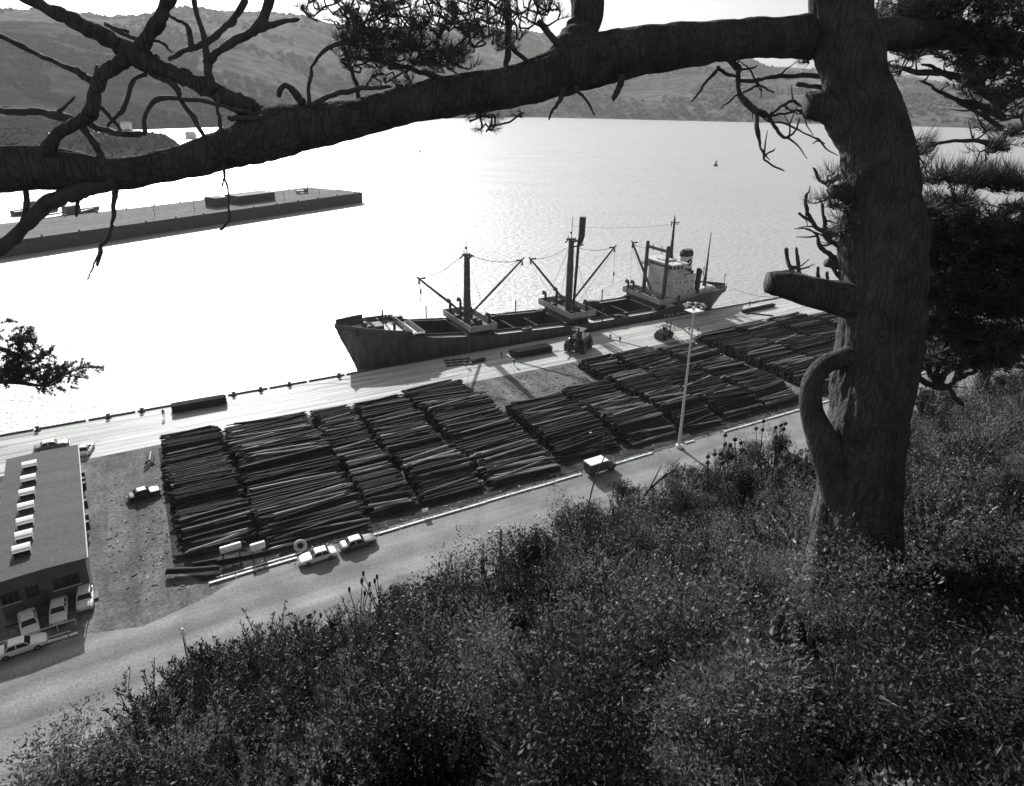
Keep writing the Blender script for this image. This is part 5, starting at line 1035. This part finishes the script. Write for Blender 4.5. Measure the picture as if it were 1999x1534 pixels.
# ================================================================== UNDERGROWTH
def terr(x, y): return hz(x, y)
def leafmesh(pos, up, n, h0, h1, lf, seed, rad=.06):
    # n leaves round each stem: rhombic blades that lean outwards
    g_ = np.random.default_rng(seed); K = len(pos)*n; c = np.repeat(pos, n, axis=0).copy(); hh = np.repeat(up, n)
    f = g_.uniform(.12, 1, K); th = g_.uniform(0, 2*np.pi, K); r_ = rad*g_.uniform(.2, 1, K)*(1+hh*1.2)
    c[:, 0] += np.cos(th)*r_; c[:, 1] += np.sin(th)*r_; c[:, 2] += f*hh
    el = g_.uniform(-.3, 1.2, K); d = np.stack([np.cos(th)*np.cos(el), np.sin(th)*np.cos(el), np.sin(el)], 1)
    l = (lf*g_.uniform(.45, 1.3, K))[:, None]; s_ = np.cross(d, g_.normal(size=(K, 3))); s_ /= np.linalg.norm(s_, axis=1)[:, None]; wv = s_*l*(.22 if lf < .05 else .04)
    v = np.stack([c, c+d*l*.5+wv, c+d*l, c+d*l*.5-wv], 1).reshape(-1, 3); i = np.arange(K)*4
    return v, np.stack([i, i+1, i+2, i+3], 1), None
g_ = np.random.default_rng(5); pts_ = []; ups = []; kinds = []
cl = [(x*1.0, y*1.0) for x, y in zip(g_.uniform(-12, 16, 900), g_.uniform(0, 20, 900))]; clr = g_.uniform(.25, .7, 900); clh = g_.uniform(.08, .85, 900)**1.15; clk = g_.integers(0, 3, 900); CL = np.array(cl)
N = 96000; th = g_.uniform(-.95, .95, N); r_ = np.exp(g_.uniform(np.log(1.9), np.log(19), N)); r_[60000:] = g_.uniform(7, 19, N-60000)
for a_, q in zip(th, r_):
    x, y = q*math.sin(a_), q*math.cos(a_); Re = float(np.interp(a_, EA, ER))
    if q > Re+.65: continue
    if abs(x-2.75) < .33 and abs(y-4.65) < .33: continue
    dd_ = (CL[:, 0]-x)**2+(CL[:, 1]-y)**2; e = dd_/clr**2; m_ = int(np.argmin(e)); h = clh[m_]*math.sqrt(max(0, 1-e[m_])) if e[m_] < 1 else 0
    nn = noise.noise(Vector((x*2.7, y*2.7, 1)))
    if e[m_] > 1 and nn < -.25: continue
    pts_.append((x, y, terr(x, y)-.02)); lf0 = noise.noise(Vector((x*.55, y*.55, 21)))+.5*noise.noise(Vector((x*1.4, y*1.4, 5))); ups.append(max(.04, h*(1+.4*nn)*(1.25 if lf0 < 0 else .8)+.05*g_.random())); kinds.append(1 if lf0 > .02 else clk[m_])  # broad patches of dark leaves paint the shade between lit clumps
pts_ = np.array(pts_); ups = np.array(ups); kinds = np.array(kinds)
for kd_, (nm, m_, lf_, n_, lab) in enumerate((('undergrowth', M['leaf'], .036, 14, 'tangled leafy brush covering the steep foreground hillside'), ('dark_undergrowth', M['leaf2'], .032, 15, 'darker twiggy brush, also painted as shaded gaps, through the foreground hillside'), ('grey_undergrowth', mat('grey_shrub_leaves', .18, .6, .7, 1.7, var2=.6, scale2=25, spec=.15, trans=.35),  .03, 14, 'pale small-leaved brush in patches on the foreground hillside'))):
    k_ = kinds == kd_; o = npmesh(nm, [leafmesh(pts_[k_], ups[k_], n_, 0, 1, lf_, 6+kd_, rad=.07)], m_); tag(o, lab, 'undergrowth', kind='stuff')
# upright ragged sprigs: bushes standing out of the carpet, thickest along the brow
g3 = np.random.default_rng(77); bush = []
for _ in range(4000):
    if len(bush) >= 260: break
    a_ = g3.uniform(-.95, .95); Re = float(np.interp(a_, EA, ER)); q = Re*(1-g3.random()**1.6*.72)+(.25 if g3.random() < .5 else 0); q = min(q, 18)
    if q < 2.6: continue
    x, y = q*math.sin(a_), q*math.cos(a_)
    if math.hypot(x-2.8, y-4.6) < .75 or any((x-b_[0])**2+(y-b_[1])**2 < (.03*q+.12)**2 for b_ in bush): continue
    bush.append((x, y, g3.uniform(.28, .62)*(1 if q < Re-.8 else .85)*(.7+.035*q), int(g3.choice([0, 1, 1, 2])), q))
for kd_, (m_, nm) in enumerate(((M['leaf'], 'leafy_undergrowth'), (M['leaf2'], 'ragged_undergrowth'), (bpy.data.materials['grey_shrub_leaves'], 'pale_undergrowth'))):
    V = []; Q = []; off = 0; st = MB()
    for x, y, h, kd2, q in bush:
        if kd2 != kd_: continue
        z0 = terr(x, y); S = int(g3.integers(11, 18)); wd = h*g3.uniform(.5, .9)
        for _ in range(S):
            ra, rr = g3.uniform(0, 6.28), wd*math.sqrt(g3.random()); root = np.array([x+.3*rr*math.cos(ra), y+.3*rr*math.sin(ra), z0-.05]); hh = h*g3.uniform(.6, 1.15); tip = np.array([x+rr*math.cos(ra), y+rr*math.sin(ra), z0+hh])
            n_ = 44; f = g3.uniform(.3, 1, n_)[:, None]; bend = np.array([g3.normal()*.06, g3.normal()*.06, 0]); c = root+(tip-root)*f+bend*np.sin(f*3.1)
            ax = (tip-root)/np.linalg.norm(tip-root); d = g3.normal(size=(n_, 3)); d -= (d@ax)[:, None]*ax; d /= np.linalg.norm(d, axis=1)[:, None]; d = d*g3.uniform(.5, 1, (n_, 1))+ax*g3.uniform(.4, 1.1, (n_, 1)); d /= np.linalg.norm(d, axis=1)[:, None]
            l = (.052*g3.uniform(.6, 1.2, n_)*(1.15-.5*f[:, 0]))[:, None]; sd2 = np.cross(d, g3.normal(size=(n_, 3))); sd2 /= np.linalg.norm(sd2, axis=1)[:, None]; wv = sd2*l*.17
            V.append(np.stack([c, c+d*l*.5+wv, c+d*l, c+d*l*.5-wv], 1).reshape(-1, 3)); i_ = np.arange(n_)*4+off; Q.append(np.stack([i_, i_+1, i_+2, i_+3], 1)); off += n_*4
            st.tube([root, (root+tip)/2+bend, tip], [.007, .005, .003], 4, caps=False)
    o = npmesh(nm, [(np.concatenate(V), np.concatenate(Q), None)], m_); tag(o, ['bushes with mid-toned leaves rising from the hillside brush', 'dark ragged bushes rising from the hillside brush and its brow', 'pale upright bushes rising from the hillside brush'][kd_], 'undergrowth', kind='stuff')
    st.build('stems', M['twig'], o)
k_ = g_.random(len(pts_)) < .035; o = npmesh('grass', [leafmesh(pts_[k_], ups[k_]*1.05+.03, 6, 0, 1, .08, 9, rad=.05)], mat('dry_grass', .13, .6, .5, 3, var2=.3, scale2=15, trans=.3)); tag(o, 'dry grass blades between the hillside shrubs', 'grass', kind='stuff')
# shrubs along the brow
def shrubproto(seed, h, wdt, dark):
    r2 = np.random.default_rng(seed); root = bpy.data.objects.new('shrub', None); C.objects.link(root); mb = MB(); tips = []
    for i in range(9):
        a_ = r2.uniform(0, 6.28); sp = r2.uniform(.1, 1)*wdt; hh = h*r2.uniform(.55, 1)
        e = Vector((math.cos(a_)*sp, math.sin(a_)*sp, hh)); m_ = e*.5+Vector((0, 0, hh*.12)); mb.tube([Vector((0, 0, -.15)), m_, e], [.012, .008, .004], 5)
        for j in range(6):
            f = r2.uniform(.35, 1); tips.append(np.array(m_.lerp(e, (f-.35)/.65))+r2.normal(size=3)*np.array([.1, .1, .06])*wdt*2)
    mb.build('stems', M['twig'], root); tp = np.array(tips); up = r2.uniform(.08, .22, len(tp))*h*1.3
    npmesh('foliage', [leafmesh(tp, up, 70, 0, 1, .035, seed+1, rad=.07)], M['leaf2'] if dark else M['leaf'], root); return root
SP = [shrubproto(41, .75, .35, True), shrubproto(42, .6, .4, False), shrubproto(43, .9, .28, True), shrubproto(44, .5, .45, True)]
used = set(); brow = [(385, 1262, .8), (430, 1238, .9), (480, 1228, .7), (520, 1220, .9), (570, 1216, .7), (640, 1190, .9), (685, 1150, 1.1), (730, 1142, 1.1), (770, 1170, .8), (830, 1120, 1.1), (880, 1100, 1.0), (920, 1090, .7), (1015, 1085, .7), (1060, 1010, 1.4), (1100, 1000, 1.4), (1150, 990, 1.2), (1210, 975, 1.3), (1255, 950, 1.4), (1310, 930, 1.5), (1360, 925, 1.4), (1420, 900, 1.7), (1465, 890, 1.6), (1510, 885, 1.6), (1555, 895, 1.5), (1800, 775, 1.6), (1850, 770, 1.5), (1910, 740, 1.6), (1960, 735, 1.6), (1040, 1120, 1.6), (1330, 990, 1.8), (1440, 970, 1.8)]
order = {b_[0]: n_+1 for n_, b_ in enumerate(sorted(brow))}
for i, (px, py, k) in enumerate(brow):
    k *= .58 if px < 1250 else .5; d = ray(px, py+40*k); kk = 2.33/(-d.z-.447*d.y+.247*d.x) if (-d.z-.447*d.y+.247*d.x) > .05 else 14; q = d*min(kk, 17); q = Vector((q.x, q.y, hz(q.x, q.y)))
    pi = i % 4; src = SP[pi]; o = src if pi not in used else copy_tree(src); used.add(pi); o.location = q; o.rotation_euler.z = i*1.7; o.scale = (k*.9,)*3
    lab = ['tall dark shrub', 'pale-leaved bushy shrub', 'narrow dark shrub', 'low spreading dark shrub'][pi]
    where = 'left of the wooden utility pole' if px < 960 else ('between utility pole and pine trunk' if px < 1600 else 'right of the pine trunk')
    tag(o, lab+' on the brow, '+ordinal(order[px])+' from the left', 'shrub', 'shrubs on the brow '+where)
sl_ = []
for i in range(34):
    a_ = random.uniform(-.75, .75); q_ = random.uniform(4.2, 12); x, y = q_*math.sin(a_), q_*math.cos(a_)
    if q_ > float(np.interp(a_, EA, ER))-.3 or math.hypot(x-2.8, y-4.6) < .9: continue
    o = copy_tree(SP[i % 4]); o.location = (x, y, hz(x, y)-.05); o.rotation_euler.z = i*2.1; o.scale = (random.uniform(.5, .8),)*2+(random.uniform(.35, .6),)
    sl_.append((a_, o, i))
for n_, (a_, o, i) in enumerate(sorted(sl_, key=lambda q: q[0])):
    tag(o, ['dark shrub', 'pale-leaved shrub', 'narrow dark shrub', 'low dark shrub'][i % 4]+' in the brush on the slope face, '+ordinal(n_+1)+' from the left', 'shrub', 'shrubs on the face of the slope')
# dry flower stalks with round heads
FS = [(700, 1165, .7, 1), (745, 1150, .8, 1), (755, 1140, .6, 1), (500, 1215, .4, 1), (440, 1225, .5, 1), (560, 1205, .4, 1), (600, 1200, .5, 1), (1385, 930, .9, 2.2), (1400, 925, 1, 2.2), (1440, 905, .8, 2.2), (1480, 890, .9, 2), (1515, 890, .9, 2.4), (1068, 1010, 1, 1), (905, 1080, .7, 1), (1110, 980, 1, 1), (880, 1095, .6, 1)]
for i, (px, py, h, k) in enumerate(FS):
    d = ray(px, py+30); kk = 2.33/(-d.z-.447*d.y+.247*d.x); q = d*min(kk, 15); q = Vector((q.x, q.y, hz(q.x, q.y)-.05)); g = wthing('flower_stalk', 'dry flower stalk with dark seed heads above the brow, '+ordinal(1+sum(1 for z_ in FS if z_[0] < px))+' from the left', 'plant', q, i, 'dry flower stalks along the brow'); mb = MB(); hds = []; r2 = random.Random(i)
    for j in range(4):
        e = Vector((r2.uniform(-.18, .18), r2.uniform(-.18, .18), h*r2.uniform(.7, 1))); mb.tube([(0, 0, 0), e*.5+Vector((0, 0, .05)), e], [.008, .006, .004], 5)
        kk_ = .5*k; hd = MB(); hds.append(hd); hd.tube([e-Vector((0, 0, .02)), e, e+Vector((0, 0, .03)), e+Vector((0, 0, .05))], [.01, .028*kk_, .03*kk_, .01], 7)
    mb.build('stalks', M['twig'], g); [hd.build('seed_head', M['needle'], g) for hd in hds]
# dead branches and pale sticks
def stick(name, pts, label, m, d=None):
    q0 = None; out = []
    for px, py, r, *o_ in pts:
        dd_ = ray(px, py); kk = 2.33/(-dd_.z-.447*dd_.y+.247*dd_.x) if d is None else d; out.append((T(px, py, kk*(.97 if d is None else 1)), r*(.4 if d else .7)*(kk if d is None else d)/F))
    b0_ = out[0][0]; mb = MB(); mb.tube([p-b0_ for p, _ in out], [r for _, r in out], 7, jit=.2); o = mb.build(name, m, loc=b0_); return tag(o, label, 'dead branch' if m is M['twig'] else 'stick')
stick('dead_branch', [(1245, 1000, 7), (1262, 960, 7), (1290, 935, 6), (1318, 915, 4), (1328, 902, 2)], 'bare dark forked branch above the brush below the box truck', M['twig'], 9)
stick('dead_branch', [(1280, 942, 4), (1300, 925, 3), (1335, 914, 2)], 'thin right fork of bare branch above the brush', M['twig'], 9)
stick('dead_branch', [(1262, 965, 4), (1280, 930, 3), (1292, 908, 2)], 'upright left twig beside the forked bare branch', M['twig'], 9)
stick('dead_branch', [(1135, 1040, 5), (1148, 990, 4), (1157, 950, 4), (1170, 915, 3), (1185, 880, 2)], 'long thin bare stem crossing in front of the box truck', M['twig'], 8)
for pts, lb in (([(1490, 985, 3), (1510, 1010, 3.5), (1530, 1040, 3.5), (1565, 1068, 3)], 'pale bent stick lying in the brush left of the pine trunk'), ([(1495, 1028, 2), (1508, 1040, 2)], 'short pale stick below the bent stick'), ([(1222, 1150, 3), (1216, 1180, 3), (1212, 1215, 3), (1212, 1240, 2)], 'pale upright stick in the lower middle of the brush'), ([(1410, 1052, 2), (1450, 1058, 2), (1500, 1056, 2)], 'thin pale stick lying level in the shaded brush'),
    ([(1528, 940, 4), (1545, 932, 5), (1562, 926, 4)], 'short white driftwood piece near the brow left of the trunk'), ([(385, 1295, 4), (405, 1275, 5), (400, 1300, 4)], 'pale broken stake at the bottom left of the brush'), ([(1270, 1035, 2), (1300, 1028, 2.5), (1322, 1026, 2)], 'small pale twig in the middle of the brush'), ([(1958, 985, 3), (1940, 995, 4), (1930, 1005, 2)], 'pale stick at the right edge of the hillside')):
    stick('stick', pts, lb, M['dry'])

# air between here and the far hills
mb = MB(); mb.box(-7500, 7500, -60, 7500, -14, 900); hzm = bpy.data.materials.new('haze_air'); hzm.use_nodes = True; n = hzm.node_tree; n.nodes.clear()
ou = n.nodes.new('ShaderNodeOutputMaterial'); pv = n.nodes.new('ShaderNodeVolumePrincipled'); pv.inputs['Color'].default_value = (.9, .9, .9, 1); pv.inputs['Density'].default_value = .00006; pv.inputs['Anisotropy'].default_value = .3
n.links.new(pv.outputs[0], ou.inputs['Volume']); hb = mb.build('haze', hzm); tag(hb, 'thin haze over the harbour and hills', 'haze', kind='stuff')
